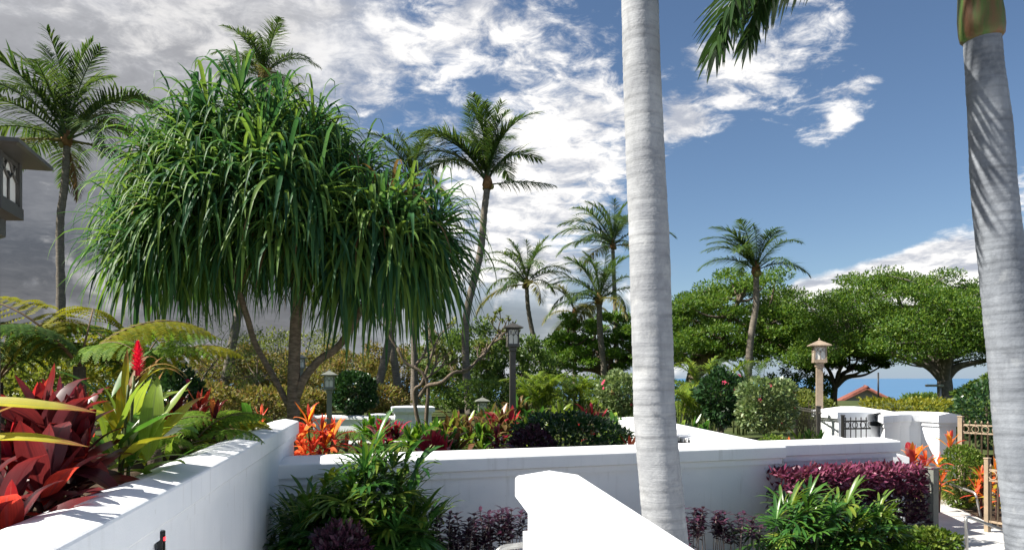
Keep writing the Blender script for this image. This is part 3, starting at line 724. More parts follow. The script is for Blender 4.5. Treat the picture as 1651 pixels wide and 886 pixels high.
pole('dark pole with a flat head left of the tan lamp', 1289, 626, 38, 0, 0.09, 'black_metal', 0.6)
pole('slim grey light pole in front of the big spreading tree', 1516, 621, 32, 0, 0.055, 'steel', -0.5)

# ------------------------------------------------------------------ plant builders
def rot_axis(v, axis, a):
    axis = nrm(np.asarray(axis, float)); c, s = cos(a), sin(a)
    return v * c + np.cross(axis, v) * s + axis * (np.dot(v, axis)[..., None] if v.ndim > 1 else np.dot(v, axis)) * (1 - c)

# ---- coconut palm fronds (unit length, along +X, gravity along -Z), one mesh per starting angle
def frond_mesh(name, el, bend, mat, nl=60, ll=0.30, lw=0.0135, hang=0.9, seed=0, nseg=3, stalk=0.14, ragged=0.25, rib_r=0.010):
    rg = np.random.default_rng(seed); n = 15; t = np.linspace(0, 1, n)
    ang = np.radians(el) - np.radians(bend) * t ** 1.5
    seg = np.column_stack([np.cos(ang), 0 * ang, np.sin(ang)])
    path = np.concatenate([[np.zeros(3)], np.cumsum((seg[1:] + seg[:-1]) / 2, 0)]) / (n - 1)
    b = MB().tube(path, np.interp(t, [0, .1, 1], [rib_r * 1.9, rib_r, rib_r * 0.2]), 5, False)
    tt = np.linspace(stalk, 0.995, nl)
    for s in (-1, 1):
        ti = np.clip(tt + rg.uniform(-.005, .005, nl), 0, 1)
        base = np.column_stack([np.interp(ti, t, path[:, k]) for k in range(3)])
        fw = nrm(np.column_stack([np.interp(ti, t, seg[:, k]) for k in range(3)]))
        up = np.column_stack([-fw[:, 2], 0 * ti, fw[:, 0]])
        sd = np.zeros_like(fw); sd[:, 1] = s
        f = 0.35 + 0.75 * ti
        d = sd * (1.0 - 0.35 * ti)[:, None] + fw * f[:, None] + up * rg.uniform(0.05, 0.35, (nl, 1)) + rg.normal(0, .07, (nl, 3))
        prof = np.interp(ti, [stalk, .3, .6, .9, 1], [.55, 1, .95, .5, .3])
        L = ll * prof * rg.uniform(1 - ragged, 1.06, nl)
        b.leaves(base, d, L, lw * rg.uniform(.8, 1.2, nl), hang * rg.uniform(.5, 1.3, nl), n=nseg, prof='strap')
    return b.mesh(name, mat)
COCO = []
for i, (el, bend) in enumerate(((86, 40), (78, 60), (68, 75), (58, 82), (46, 85), (34, 80), (20, 78), (4, 70), (-22, 55), (-45, 35))):
    COCO.append((el, frond_mesh('frond', el, bend, 'coco', seed=20 + i, hang=0.7 + 0.05 * i)))
SIDEF = frond_mesh('frond', 6, 22, 'coco', seed=77, hang=1.9)
def coco_palm(label, head, trunk_pts, fl, r0=0.20, r1=0.13, seed=0, nf=22, yellow=2, wind=.35, dead=0, els=None, extra=(), nuts=True):
    """head and trunk points in world space; trunk_pts run from the ground up"""
    rg = np.random.default_rng(seed)
    base = np.array(trunk_pts[0], float); head = np.array(head, float)
    t = thing('coconut_palm', label, 'palm tree', base, 0, 'tall coconut palms')
    path = bez([np.array(p, float) - base for p in trunk_pts] + [head - base], 46)
    q = np.linspace(0, 1, len(path))
    rad = np.interp(q, [0, .05, .3, 1], [r0 * 1.35, r0, (r0 + r1) / 2, r1]) * (1 + 0.05 * np.sin(np.arange(len(path)) * 2.4)) + rg.normal(0, 0.004, len(path))
    MB().tube(path, rad, 10).obj('trunk', 'coco_bark', t)
    h = head - base
    b = MB().tube([h - (0, 0, .16), h + (0, 0, .06), h + (0, 0, .30), h + (0, 0, .6)], [r1 * 1.05, r1 * 1.7, r1 * 1.35, r1 * .5], 9)
    b.obj('crown_base', 'coco_fiber', t)
    if nuts:
        nm = MB().tube([(0, 0, -.13), (0, 0, -.09), (0, 0, 0), (0, 0, .09), (0, 0, .13)], [.02, .08, .11, .08, .02], 8).mesh('coconut', 'coco_stem')
        for k in range(4):
            a = rg.uniform(0, 6.28); inst('coconut', nm, t, h + (cos(a) * .2, sin(a) * .2, -.02 + rg.uniform(-.1, .1)))
    N = len(COCO)
    for k in range(nf):
        a = k * 2.399 + rg.uniform(-.25, .25); i = min(N - 1, int((k / nf) ** 0.95 * (N - 2.01) if els is None else rg.choice(els)))
        s = fl * rg.uniform(.86, 1.08) * (0.8 if i < 2 else 1)
        inst('frond', COCO[i][1], t, h + (0, 0, .22 - .02 * i), (rg.uniform(-.28, .28), rg.uniform(-.16, .16), a + wind * sin(a)), s, 'coco_y' if (k >= nf - yellow) else None)
    for k in range(dead):      # withered fronds hanging against the trunk
        inst('frond', COCO[9][1], t, h + (0, 0, -.02), (rg.uniform(-.2, .2), .5, rg.uniform(0, 6.28)), fl * rg.uniform(.45, .7), 'pand_dead')
    for (a, s) in extra:
        inst('frond', SIDEF, t, h + (0, 0, .05), (0, 0, a), s)
    return t

# ---- trees and shrubs
def shell(rg, n, r, top_only=False, jit=0.18, squash=1.0):
    i = np.arange(n) + 0.5
    ph = np.arccos(1 - (1 if top_only else 2) * i / n * (1.0 if not top_only else 1.12)); th = pi * (1 + 5 ** .5) * i
    p = np.column_stack([np.cos(th) * np.sin(ph), np.sin(th) * np.sin(ph), np.cos(ph)])
    p *= (1 + rg.normal(0, jit, (n, 1))).clip(.55, 1.25)
    return p * np.array(r)
def clump_leaves(b, rg, cen, rad, per, L, W, flat=0.6, n=1, up=0.5, droop=0.3, prof='quad', center=None):
    """small leaves through a set of clumps; fewer inside than on the skin"""
    cen = np.asarray(cen, float); rad = np.broadcast_to(rad, (len(cen),))
    N = per * len(cen); ci = np.repeat(np.arange(len(cen)), per)
    v = nrm(rg.normal(size=(N, 3))) * (rg.uniform(0, 1, (N, 1)) ** 0.45)
    p = cen[ci] + v * rad[ci][:, None] * np.array((1, 1, flat))
    d = v * 0.8 + rg.normal(0, .55, (N, 3)) + (0, 0, up)
    side = np.cross(d, rg.normal(size=(N, 3)) * (0.6, 0.6, 1.6))
    b.leaves(p, d, L * rg.uniform(.6, 1.3, N), W * rg.uniform(.6, 1.3, N), droop, n=n, prof=prof, side=side)
    return b
def limbs(t, rg, base, fork, cen, r, mat, prim=7, name='limb', sec=True):
    """limbs from the fork into the crown, twigs to the other clumps"""
    idx = rg.permutation(len(cen)); pr = idx[:prim]; paths = []
    for i in pr:
        c = cen[i] * 0.92 if False else cen[i]
        mid = fork + (c - fork) * .5 + rg.normal(0, .07 * np.linalg.norm(c - fork), 3) - (0, 0, .05 * np.linalg.norm(c - fork))
        pa = bez([fork - (0, 0, .25), fork + (mid - fork) * .4 + (0, 0, .1), mid, c], 12)
        paths.append(pa)
        MB().tube(pa, np.linspace(r * .62, r * .16, len(pa)), 7, False).obj(name, mat, t)
    if sec:
        b = MB(); allp = np.vstack([p[3:-1] for p in paths])
        for i in idx[prim:]:
            c = cen[i]; q = allp[np.argmin(np.linalg.norm(allp - c, axis=1) + 0.5 * np.maximum(0, allp[:, 2] - c[2]))]
            m = (q + c) / 2 + rg.normal(0, .08 * np.linalg.norm(c - q), 3)
            b.tube(bez([q, m, c], 6), np.linspace(r * .2, r * .05, 7), 5, False)
        if b.n: stuff(b.obj('twig_network', mat, t))
def tree(name, label, base, trunk_h, cen, rad, per, L, W, leaf, bark, r, seed, cat='tree', group=None, lean=(0, 0), flat=.6, prim=7, n=1, trunk_base=0.0, droop=.3, up=.5, forks=None):
    rg = np.random.default_rng(seed); base = np.array(base, float)
    t = thing(name, label, cat, base, 0, group)
    fork = np.array((lean[0], lean[1], trunk_h))
    pa = bez([(0, 0, -0.3), fork * .45 + rg.normal(0, .04 * trunk_h, 3) * (1, 1, 0), fork], 10)
    MB().tube(pa, np.interp(np.linspace(0, 1, len(pa)), [0, .15, 1], [r * 1.35, r, r * .75]), 10).obj('trunk', bark, t)
    limbs(t, rg, base, fork, cen, r, bark, prim)
    clump_leaves(MB(), rg, cen, rad, per, L, W, flat, n, droop=droop, up=up).obj('crown', leaf, t)
    return t
def shrub(name, label, base, r, leaf, n_leaf, L, W, seed, cat='bush', group=None, stem='dark_bark', prof='oval', nseg=2, z0=None, trunk=False, lump=.12, inner=.35, up=.25, flowers=0, fcam=True, droop=.2, box=None):
    """bush: leaves on an uneven shell with some inside"""
    rg = np.random.default_rng(seed); base = np.array(base, float); r = np.array(r, float)
    t = thing(name, label, cat, base, 0, group)
    zc = r[2] * (0.92 if z0 is None else 1) + (z0 or 0)
    if box is None:
        v = nrm(rg.normal(size=(n_leaf, 3)))
    else:
        v = rg.uniform(-1, 1, (n_leaf, 3)); k = np.max(np.abs(v) ** box, axis=1) ** (1 / box); v = v / np.maximum(k, 1e-3)[:, None]
    ph = rg.uniform(0, 6.28, 6); fr = rg.uniform(2.5, 6, 6)
    bump = 1 + lump * (np.sin(v[:, 0] * fr[0] + ph[0]) + np.sin(v[:, 1] * fr[1] + ph[1]) + np.sin(v[:, 2] * fr[2] + ph[2]) + np.sin((v[:, 0] + v[:, 2]) * fr[3] * 1.6 + ph[3]))/1.6
    rr = np.where(rg.uniform(0, 1, n_leaf) < inner, rg.uniform(.45, .95, n_leaf), rg.uniform(.9, 1.04, n_leaf)) * bump
    p = v * rr[:, None] * r + (0, 0, zc)
    keep = p[:, 2] > 0.02; p = p[keep]; v = v[keep]; N = len(p)
    d = v * .8 + rg.normal(0, .5, (N, 3)) + (0, 0, up)
    side = np.cross(d, rg.normal(size=(N, 3)) * (0.7, 0.7, 1.2))
    MB().leaves(p, d, L * rg.uniform(.65, 1.25, N), W * rg.uniform(.7, 1.25, N), droop, n=nseg, prof=prof, side=side).obj('foliage', leaf, t)
    b = MB()
    for k in range(9 if not trunk else 7):
        e = nrm(rg.normal(size=3) + (0, 0, .6)) * r * .75 + (0, 0, zc)
        s0 = np.array((rg.uniform(-.15, .15) * r[0], rg.uniform(-.15, .15) * r[1], -.1)) if not trunk else np.array((0, 0, zc - r[2] * .75))
        b.tube(bez([s0, (s0 + e) / 2 + (0, 0, .1 * r[2]), e], 7), np.linspace(.028, .008, 8) * max(1, r[2]), 5, False)
    b.obj('branches', stem, t)
    if trunk: MB().tube(bez([(0.03, 0, -.1), (-.02, 0.02, (zc - r[2] * .7) * .5), (0, 0, zc - r[2] * .6)], 6), .045 * max(1, r[2]), 8).obj('trunk', stem, t)
    if flowers:
        a = np.arange(5) * 2 * pi / 5
        d = np.column_stack([np.cos(a), np.sin(a), a * 0 + .35])
        fm = MB().leaves(np.zeros((5, 3)), d, .075, .065, .5, n=3, prof='oval').tube([(0, 0, 0), (0, .01, .06)], [.006, .004], 5).mesh('flower', 'flower')
        for k in range(flowers):
            v = nrm(rg.normal(size=3) * (1, .5, .9) + (0, -.9, .1))
            q = v * r * 1.05 + (0, 0, zc)
            e = Vector(v).to_track_quat('Z', 'Y').to_euler()
            inst('flower', fm, t, q, e, rg.uniform(.55, .95))
    return t

# ---- ti plants: each leaf its own part, leaf meshes shared
TI = []
def ti_meshes():
    for i, (el, dr) in enumerate(((82, .35), (66, .6), (50, .8), (34, .9), (16, .8), (-6, .5))):
        for s in range(2):
            d = (cos(radians(el)), 0, sin(radians(el)))
            b = MB().leaves([(0, 0, 0)], d, 1.0, .25 if s else .21, dr * (.7 + .6 * s), n=8, prof='ti', fold=.28, wave=.05)
            TI.append(b.mesh('leaf', 'ti_red'))
ti_meshes()
TIN = {}
def ti_leaf(k, mat):
    if (k, mat) not in TIN:
        me = TI[k].copy(); me.materials.clear(); me.materials.append(M[mat]); TIN[k, mat] = me
    return TIN[k, mat]
def ti_plant(label, base, heads, mat, L=.45, n=18, seed=0, stem='red_stem', group='ti plants with coloured leaves', wid=1.0, bias=None, mats=None, el=(0, 6), name='ti_plant', stem_r=.014, side=None, spread=.16):
    """heads: list of (dx,dy,z) of the leaf rosettes above the base"""
    rg = np.random.default_rng(seed); t = thing(name, label, 'plant', base, 0, group)
    for hi, hd in enumerate(heads):
        hd = np.array(hd, float)
        MB().tube(bez([(hd[0] * .35, hd[1] * .35, -.05), hd * .6 + (0, 0, -.02), hd], 6), np.linspace(stem_r, stem_r * .8, 7), 6).obj('stem', stem, t)
        for k in range(n):
            f = k / max(1, n - 1)
            i = int(np.clip(el[0] + f * (el[1] - el[0]) + rg.uniform(-.6, .6), 0, 5.99)) * 2 + int(rg.integers(2))
            a = k * 2.399 + rg.uniform(-.3, .3)
            if side is not None: a = side[0] + ((a % 6.283) - pi) * side[1]
            s = L * rg.uniform(.75, 1.15) * (.75 if i < 2 else 1)
            m = mat if mats is None else mats[int(rg.choice(len(mats)))]
            inst('leaf', ti_leaf(i, m), t, hd + (0, 0, -f * spread), (rg.uniform(-.18, .18), rg.uniform(-.1, .1), a), (s, s * wid, s))
    return t

# ---- lady palms: every fan leaf is a part
FAN = []
def fans():
    for i, (el, tl) in enumerate(((70, 10), (45, 25), (25, 40), (5, 55), (-20, 60))):
        for s in range(2):
            rg = np.random.default_rng(300 + i * 2 + s)
            st = np.array((cos(radians(el)), 0, sin(radians(el)))); pl = rg.uniform(.26, .34)
            pa = bez([(0, 0, 0), st * pl * .55 + (0, 0, .015), st * pl + (0, 0, -.005)], 6)
            b = MB().tube(pa, np.linspace(.006, .004, len(pa)), 5, False)
            k = int(rg.integers(9, 13)); a = np.linspace(-1.75, 1.75, k) + rg.normal(0, .06, k)
            # fan plane tips over at the end of the stalk
            e2 = radians(el - tl); fx = np.array((cos(e2), 0, sin(e2))); fy = np.array((0, 1.0, 0))
            d = np.cos(a)[:, None] * fx + np.sin(a)[:, None] * fy + (0, 0, .12)
            L = (.38 - .06 * np.abs(a)) * rg.uniform(.88, 1.1, k)
            b.leaves(np.repeat(pa[-1:], k, 0), d, L, .040 * rg.uniform(.8, 1.15, k), rg.uniform(.5, 1.1, k), n=5, prof='finger', fold=.25)
            FAN.append(b.mesh('fan_leaf', 'rhapis'))
fans()
def lady_palm(label, base, canes, per, seed, hmin, hmax, spread, group, light=0.2, s=1.0, stem='cane', fill=None, skew=0.0):
    rg = np.random.default_rng(seed); t = thing('lady_palm', label, 'palm', base, 0, group)
    for c in range(canes):
        if fill is None: x, y = rg.normal(0, spread[0] * .55), rg.normal(0, spread[1] * .5)
        else: x, y = spread[0] * (2 * (c + .5) / canes - 1) + rg.normal(0, .08), rg.uniform(-1, 1) * spread[1]
        x = np.clip(x, -spread[0], spread[0])
        e = max(0, 1 - (abs(x) / spread[0]) ** 2 * .55)
        h = rg.uniform(hmin, hmax) * e * (1 + skew * (x / spread[0]))
        lx, ly = x * .25 + rg.normal(0, .05), rg.normal(0, .05)
        pa = bez([(x * .75, y, -.05), (x * .85 + lx * .3, y + ly * .3, h * .5), (x + lx, y + ly, h)], 8)
        MB().tube(pa, np.linspace(.016, .012, len(pa)), 6, False).obj('cane', stem, t)
        for k in range(per):
            f = k / max(1, per - 1); q = pa[-1] - (pa[-1] - pa[0]) * f * min(.55, .5 / h + .1)
            i = int(np.clip(f * 5 + rg.uniform(-.8, .8), 0, 4.99)) * 2 + int(rg.integers(2))
            inst('fan_leaf', FAN[i], t, q, (rg.uniform(-.3, .3), rg.uniform(-.15, .15), k * 2.4 + rg.uniform(-.5, .5)), s * rg.uniform(.8, 1.15), 'rhapis_y' if rg.uniform() < light else None)
    return t

# ---- ferns: twice divided fronds
def fern_frond(name, el, bend, mat, seed, np_=16, pl=.31, nq=15, stalk=.16, curl=1.25, rib='fern_stem'):
    rg = np.random.default_rng(seed); n = 16; t = np.linspace(0, 1, n)
    ang = np.radians(el) - np.radians(bend) * t ** 1.4
    seg = np.column_stack([np.cos(ang), 0 * ang, np.sin(ang)])
    path = np.concatenate([[np.zeros(3)], np.cumsum((seg[1:] + seg[:-1]) / 2, 0)]) / (n - 1)
    b = MB()
    tp = np.linspace(stalk, .985, np_)
    for s in (-1, 1):
        for ti in tp:
            base = np.array([np.interp(ti, t, path[:, k]) for k in range(3)])
            fw = nrm(np.array([np.interp(ti, t, seg[:, k]) for k in range(3)]))
            L = pl * np.interp(ti, [stalk, .3, .55, .8, 1], [.55, .95, 1, .62, .12]) * rg.uniform(.9, 1.08)
            d = nrm(np.array((0, s, 0)) + fw * (.25 + .35 * ti) + rg.normal(0, .05, 3))
            q = np.linspace(0.04, 1, nq)
            dirs = nrm(d[None] + np.array((0, 0, -1.0)) * (curl * q ** 1.5)[:, None])
            pp = base + np.cumsum(dirs, 0) * L / nq
            lat = nrm(np.cross(dirs, (0, 0, 1.0)) + 1e-6)
            pq = .165 * L * np.interp(q, [0, .15, .5, .9, 1], [.7, 1, .9, .4, .15]) + .004
            for s2 in (-1, 1):
                b.leaves(pp, lat * s2 + dirs * .45, pq, L / nq * .92, .25, n=1, prof='quad', side=np.cross(lat * s2 + dirs * .45, np.cross(dirs, lat) + rg.normal(0, .12, lat.shape)))
    return b.mesh(name, mat), MB().tube(path, np.linspace(.010, .002, n), 5, False).mesh('rachis', rib)
FERN = [fern_frond('frond', el, bend, 'fern', 400 + i) for i, (el, bend) in enumerate(((68, 95), (52, 90), (36, 80), (20, 70)))]
def fern(label, base, fr, seed, group='ferns in the left bed', trunk=None, name='fern'):
    """fr: list of (azimuth, kind, length, material, roll)"""
    t = thing(name, label, 'fern', base, 0, group)
    if trunk: MB().tube([(0, 0, -.1), (0.01, 0, trunk * .5), (0, 0, trunk)], [.07, .055, .05], 8).obj('trunk', 'dark_bark', t)
    for a, k, L, mat, roll in fr:
        f = inst('frond', FERN[k][0], t, (0, 0, trunk or 0), (roll, 0, a), L, mat)
        inst('rachis', FERN[k][1], f)
    return t

# ------------------------------------------------------------------ royal palms by the court
def royal_trunk(t, pts, mat, ring=.13, seed=0, depth=.05):
    rg = np.random.default_rng(seed)
    cen = np.array([p[:3] for p in pts]); rr = np.array([p[3] for p in pts])
    fine = bez(cen, 460); q = np.linspace(0, 1, len(fine)); rad = np.interp(q, np.linspace(0, 1, len(rr)), rr)
    s = np.concatenate([[0], np.cumsum(np.linalg.norm(np.diff(fine, axis=0), axis=1))])
    pos = 0.0; edges = []
    while pos < s[-1]: edges.append(pos); pos += ring * rg.uniform(.45, 1.6)
    for e in edges: rad = rad * (1 - depth * .55 * np.exp(-((s - e) / .014) ** 2)) * (1 + depth * .25 * np.exp(-((s - e - .03) / .02) ** 2))
    V, F, UV = tube(fine, rad, 28)
    mask = np.zeros(len(fine))
    for e in edges: mask = np.maximum(mask, np.exp(-((s - e) / .016) ** 2) * rg.uniform(.35, 1))
    UV[:len(fine) * 28, 1] = np.repeat(mask, 28); UV[len(fine) * 28:, 1] = 0
    m = len(fine) * 28; a = np.tile(np.arange(28) / 28 * 2 * pi, len(fine)); zz = np.repeat(s, 28)
    cen_ = np.repeat(fine, 28, 0); wob = 1 + .012 * np.sin(a * 3 + zz * 2.1) + .010 * np.sin(a * 5 - zz * 5.3) + .006 * np.sin(a * 2 + zz * 17)
    V[:m] = cen_ + (V[:m] - cen_) * wob[:, None]
    MB().add(V, F, UV).obj('trunk', mat, t)
def royal_frond(name, el, bend, seed, stalk=.12):
    rg = np.random.default_rng(seed); n = 16; t = np.linspace(0, 1, n)
    ang = np.radians(el) - np.radians(bend) * t ** 1.3
    seg = np.column_stack([np.cos(ang), 0 * ang, np.sin(ang)])
    path = np.concatenate([[np.zeros(3)], np.cumsum((seg[1:] + seg[:-1]) / 2, 0)]) / (n - 1)
    b = MB().tube(path, np.linspace(.018, .002, n), 6, False)
    nl = 95; tt = np.linspace(stalk, .995, nl)
    for s in (-1, 1):
        base = np.column_stack([np.interp(tt, t, path[:, k]) for k in range(3)])
        fw = nrm(np.column_stack([np.interp(tt, t, seg[:, k]) for k in range(3)]))
        up = np.column_stack([-fw[:, 2], 0 * tt, fw[:, 0]])
        d = np.array((0, s, 0)) + fw * (.45 + .5 * tt)[:, None] + up * rg.choice([-.5, 0.0, .55], (nl, 1)) + rg.normal(0, .08, (nl, 3))
        L = .27 * np.interp(tt, [.1, .35, .7, 1], [.6, 1, .85, .4]) * rg.uniform(.85, 1.1, nl)
        b.leaves(base, d, L, .0125 * rg.uniform(.8, 1.2, nl), rg.uniform(.3, 1.0, nl), n=4, prof='strap', fold=.2)
    return b.mesh(name, 'royal_leaf')
RF = [royal_frond('frond', el, bend, 500 + i) for i, (el, bend) in enumerate(((75, 70), (55, 90), (35, 95), (12, 80), (-10, 55)))] + [royal_frond('frond', 14, 95, 520, .42)]
def royal(label, pts, d, mat, shaft, seed, fl=3.0, ring=.13, fr=(), depth=.03):
    """pts: (px, py, width px) down the trunk, bottom first, at depth d"""
    P3 = [(*P(px, py, d), w / 2 / FPX * d) for px, py, w in pts]
    b0 = np.array(P3[0][:3]); t = thing('royal_palm', label, 'palm tree', b0, 0, 'royal palms in the court')
    loc = [(*(np.array(p[:3]) - b0), p[3]) for p in P3]
    royal_trunk(t, loc, mat, ring, seed, depth)
    top = np.array(loc[-1][:3]); r = loc[-1][3]
    dirv = nrm(top - np.array(loc[-2][:3]))
    q = np.array([0, .03, .10, .22, .5, .9, 1.3]) * shaft; w = np.array([1.02, 1.18, 1.24, 1.24, 1.08, .8, .5]) * r
    MB().tube(top + dirv * q[:, None] - dirv * .02, w, 22).obj('crownshaft', 'shaft', t)
    hub = top + dirv * shaft * 1.2
    for a, k, L in fr: inst('frond', RF[k], t, hub, (0, 0, a), L)
    return t
rg0 = np.random.default_rng(3)
ring_a = [(k * 2.4 + .3, min(4, k // 3), 2.9) for k in range(13)]
royal('pale grey royal palm trunk standing in front of the long white wall',
      [(1090, 1020, 80), (1080, 930, 74), (1072, 850, 70), (1058, 700, 67), (1053, 600, 66), (1048, 440, 65), (1043, 300, 63), (1037, 170, 61), (1031, 0, 59), (1026, -160, 58), (1022, -380, 56), (1020, -540, 54)], 7.4, 'royal_a', 1.3, 1, 2.9, .145, ring_a)
ring_b = [(radians(179), 5, 3.0), (radians(172), 5, 2.55), (radians(205), 0, 2.6), (radians(150), 0, 2.7), (radians(100), 0, 2.7), (radians(40), 0, 2.6), (radians(20), 2, 2.9), (radians(-30), 2, 2.7), (radians(-60), 1, 2.8), (radians(75), 0, 2.5), (radians(230), 0, 2.6), (radians(0), 0, 2.4), (radians(120), 0, 2.4)]
royal('grey ringed royal palm trunk at the right edge with green crownshaft',
      [(1692, 1030, 98), (1671, 900, 84), (1657, 800, 77), (1640, 650, 72), (1629, 540, 70), (1617, 440, 68), (1604, 320, 66), (1596, 200, 62), (1589, 120, 56), (1584, 62, 54)], 6.9, 'royal_b', .95, 2, 2.9, .085, ring_b, .022)

# ------------------------------------------------------------------ pandanus tree
PAND = {}
def rosette(tilt, seed, mat='pand', k=46):
    rg = np.random.default_rng(seed)
    i = np.arange(k); th = i * 2.399 + rg.uniform(-.2, .2, k)
    f = i / (k - 1); pol = np.radians(8 + 98 * f ** .8)
    d = np.column_stack([np.sin(pol) * np.cos(th), np.sin(pol) * np.sin(th), np.cos(pol)])
    d = rot_axis(d, (0, 1, 0), radians(tilt))
    L = np.interp(f, [0, .2, 1], [.6, 1.05, 1.35]) * rg.uniform(.75, 1.18, k)
    base = d * .05 * np.array((1, 1, 1)) + rot_axis(np.array((0, 0, 1.0))[None], (0, 1, 0), radians(tilt)) * (.12 - .22 * f)[:, None]
    dr = np.interp(f, [0, .2, .5, 1], [.5, 1.7, 3.2, 4.6]) * rg.uniform(.65, 1.35, k)
    w = .053 * rg.uniform(.75, 1.15, k); kink = rg.uniform(0, 1, k) < .35; b = MB()
    b.leaves(base[~kink], d[~kink], L[~kink], w[~kink], dr[~kink], n=8, prof='strap', fold=.38, p=1.05)
    b.leaves(base[kink], d[kink], L[kink] * 1.1, w[kink], 2.2 + dr[kink] * 1.6, n=9, prof='strap', fold=.38, p=4.5)     # creased leaves: stiff, then snapped down
    return b.mesh('leaf_rosette', mat)
for tl in (10, 40, 70, 95):
    for s in range(3): PAND[tl, s] = rosette(tl, 700 + tl * 3 + s)
def pandanus():
    d = 12.5; base = np.array((X(474, d), d, 0.0)); rg = np.random.default_rng(11)
    t = thing('pandanus_tree', 'big round pandanus tree with long drooping strap leaves behind the left wall', 'tree', base, 0)
    def lp(px, py, dd=d): return P(px, py, dd) - base
    top = lp(474, 420)
    MB().tube(bez([(0, 0, -.2), lp(473, 640), lp(476, 540), lp(480, 470), top], 26), np.interp(np.linspace(0, 1, 29), [0, 1], [.115, .085]) * (1 + .03 * np.sin(np.arange(29) * 2.1)), 12).obj('trunk', 'pand_bark', t)
    br = {'r': [lp(478, 640), lp(490, 610), lp(515, 580), lp(550, 553), lp(600, 470, 12.3), lp(645, 420, 12.2)],
          'l': [lp(466, 655), lp(440, 605), lp(412, 555), lp(395, 500, 12.4), lp(360, 400, 12.3)]}
    for k, pts in br.items():
        pa = bez(pts, 20); MB().tube(pa, np.linspace(.075 if k == 'r' else .05, .05, len(pa)), 10).obj('branch', 'pand_bark', t)
    spots = []
    def dome(cpx, cpy, dd, rx, ry, rz, n, lo, sc=1.0):
        c = lp(cpx, cpy, dd); i = np.arange(n) + .5
        cp = 1 - (1 - lo) * i / n; th = pi * (1 + 5 ** .5) * i
        for a, b_ in zip(cp, th):
            s = sqrt(max(0, 1 - a * a)); v = np.array((s * cos(b_), s * sin(b_), a)); v *= rg.uniform(.70, 1.13)
            spots.append((c + v * (rx, ry, rz), v, sc))
    dome(410, 346, 12.5, 1.78, 1.55, 1.60, 94, -.15)
    dome(625, 405, 12.2, .80, .75, .55, 28, -.25, 1.15)
    dome(285, 410, 12.4, .62, .75, .45, 20, -.1, 1.08)
    dome(450, 400, 11.9, 1.6, .8, .5, 22, .1)
    dome(410, 330, 12.5, 1.15, 1.0, 1.0, 18, -.1)
    for q, v, sc in spots:
        pol = math.degrees(math.acos(np.clip(nrm(v)[2], -1, 1)))
        tl = min((10, 40, 70, 95), key=lambda a: abs(a - pol * .9 + rg.uniform(-14, 14)))
        inst('leaf_rosette', PAND[tl, int(rg.integers(3))], t, q, (rg.uniform(-.1, .1), rg.uniform(-.1, .1), atan2(v[1], v[0]) + rg.uniform(-.5, .5)), sc * rg.uniform(.82, 1.12) * (1.12 if pol > 75 else 1), 'pand_dead' if rg.uniform() < .04 else None)
    # limbs inside the crown
    hubs = [top, br['r'][-1], br['l'][-1], lp(420, 370)]
    MB().tube(bez([top - (0, 0, .3), (top + hubs[3]) / 2, hubs[3]], 6), np.linspace(.07, .05, 7), 8).obj('branch', 'pand_bark', t)
    b = MB()
    for q, v, sc in spots[::2]:
        h = min(hubs, key=lambda a: np.linalg.norm(a - q))
        b.tube(bez([h, (h + q) / 2 + (0, 0, -.12) + rg.normal(0, .08, 3), q], 7), np.linspace(.04, .028, 8), 6, False)
    b.obj('limb_network', 'pand_bark', t)
pandanus()

# ------------------------------------------------------------------ coconut palms
def cp(label, d, head, trunk, fl_px, seed, **k):
    """head and trunk points in photo pixels at depth d; the last trunk point stands on the ground"""
    pts = [P(px, py, d) for px, py in trunk][::-1]
    pts[0][2] = min(0.0, pts[0][2])
    return coco_palm(label, P(*head, d), pts, fl_px / FPX * d, seed=seed, **k)
cp('tall coconut palm at the far left with a curved trunk', 30, (108, 230), [(104, 300), (97, 360), (98, 470), (99, 676)], 200, 31, nf=22, r0=.19, r1=.135, yellow=2, dead=1)
cp('coconut palm whose crown peeks over the top of the pandanus', 34, (425, 128), [(415, 300), (385, 500), (352, 660), (346, 670)], 104, 32, nf=20, r0=.24, r1=.16)
cp('coconut palm half hidden behind the right side of the pandanus', 36, (664, 292), [(666, 400), (668, 560), (668, 667)], 100, 33, nf=20)
cp('coconut palm with one bare drooping frond right of the pandanus', 34, (786, 300), [(781, 340), (774, 410), (752, 510), (752, 600), (758, 671)], 164, 34, nf=20, els=(0, 1, 1, 2, 2, 3, 3, 4, 5), extra=((radians(-10), 3.1),), yellow=0, r1=.15)
cp('small coconut palm leaning left of the lamp post sky gap', 48, (849, 460), [(852, 500), (862, 550), (880, 610), (886, 653)], 97, 35, nf=19, yellow=2)
cp('coconut palm just left of the pale trunk in front of the green tree', 46, (966, 486), [(968, 540), (974, 600), (978, 655)], 108, 36, nf=20, yellow=2, r0=.24, r1=.17)
cp('tall coconut palm partly hidden by the pale royal trunk', 54, (988, 398), [(990, 450), (994, 560), (996, 648)], 102, 37, nf=20)
cp('small yellowish coconut palm behind the two left of the pale trunk', 60, (926, 506), [(926, 560), (927, 644)], 70, 38, nf=15, yellow=8, els=(2, 3, 4, 5, 6, 7, 8))
cp('lone coconut palm standing above the big green trees', 34, (1219, 440), [(1219, 490), (1210, 550), (1206, 610), (1206, 671)], 106, 39, nf=20, els=(0, 1, 1, 2, 2, 3, 3, 4, 5), yellow=0, wind=.6)
def bare_trunk(label, d, pts, r, seed):
    p3 = [P(px, py, d) for px, py in pts][::-1]; p3[0][2] = 0
    return coco_palm(label, p3[-1], p3[:-1], 2.6, r0=r, r1=r * .8, seed=seed, nf=14, nuts=False)
bare_trunk('leaning palm trunk behind the dark round bush', 31, [(640, 470), (625, 560), (600, 660), (597, 677)], .2, 41)
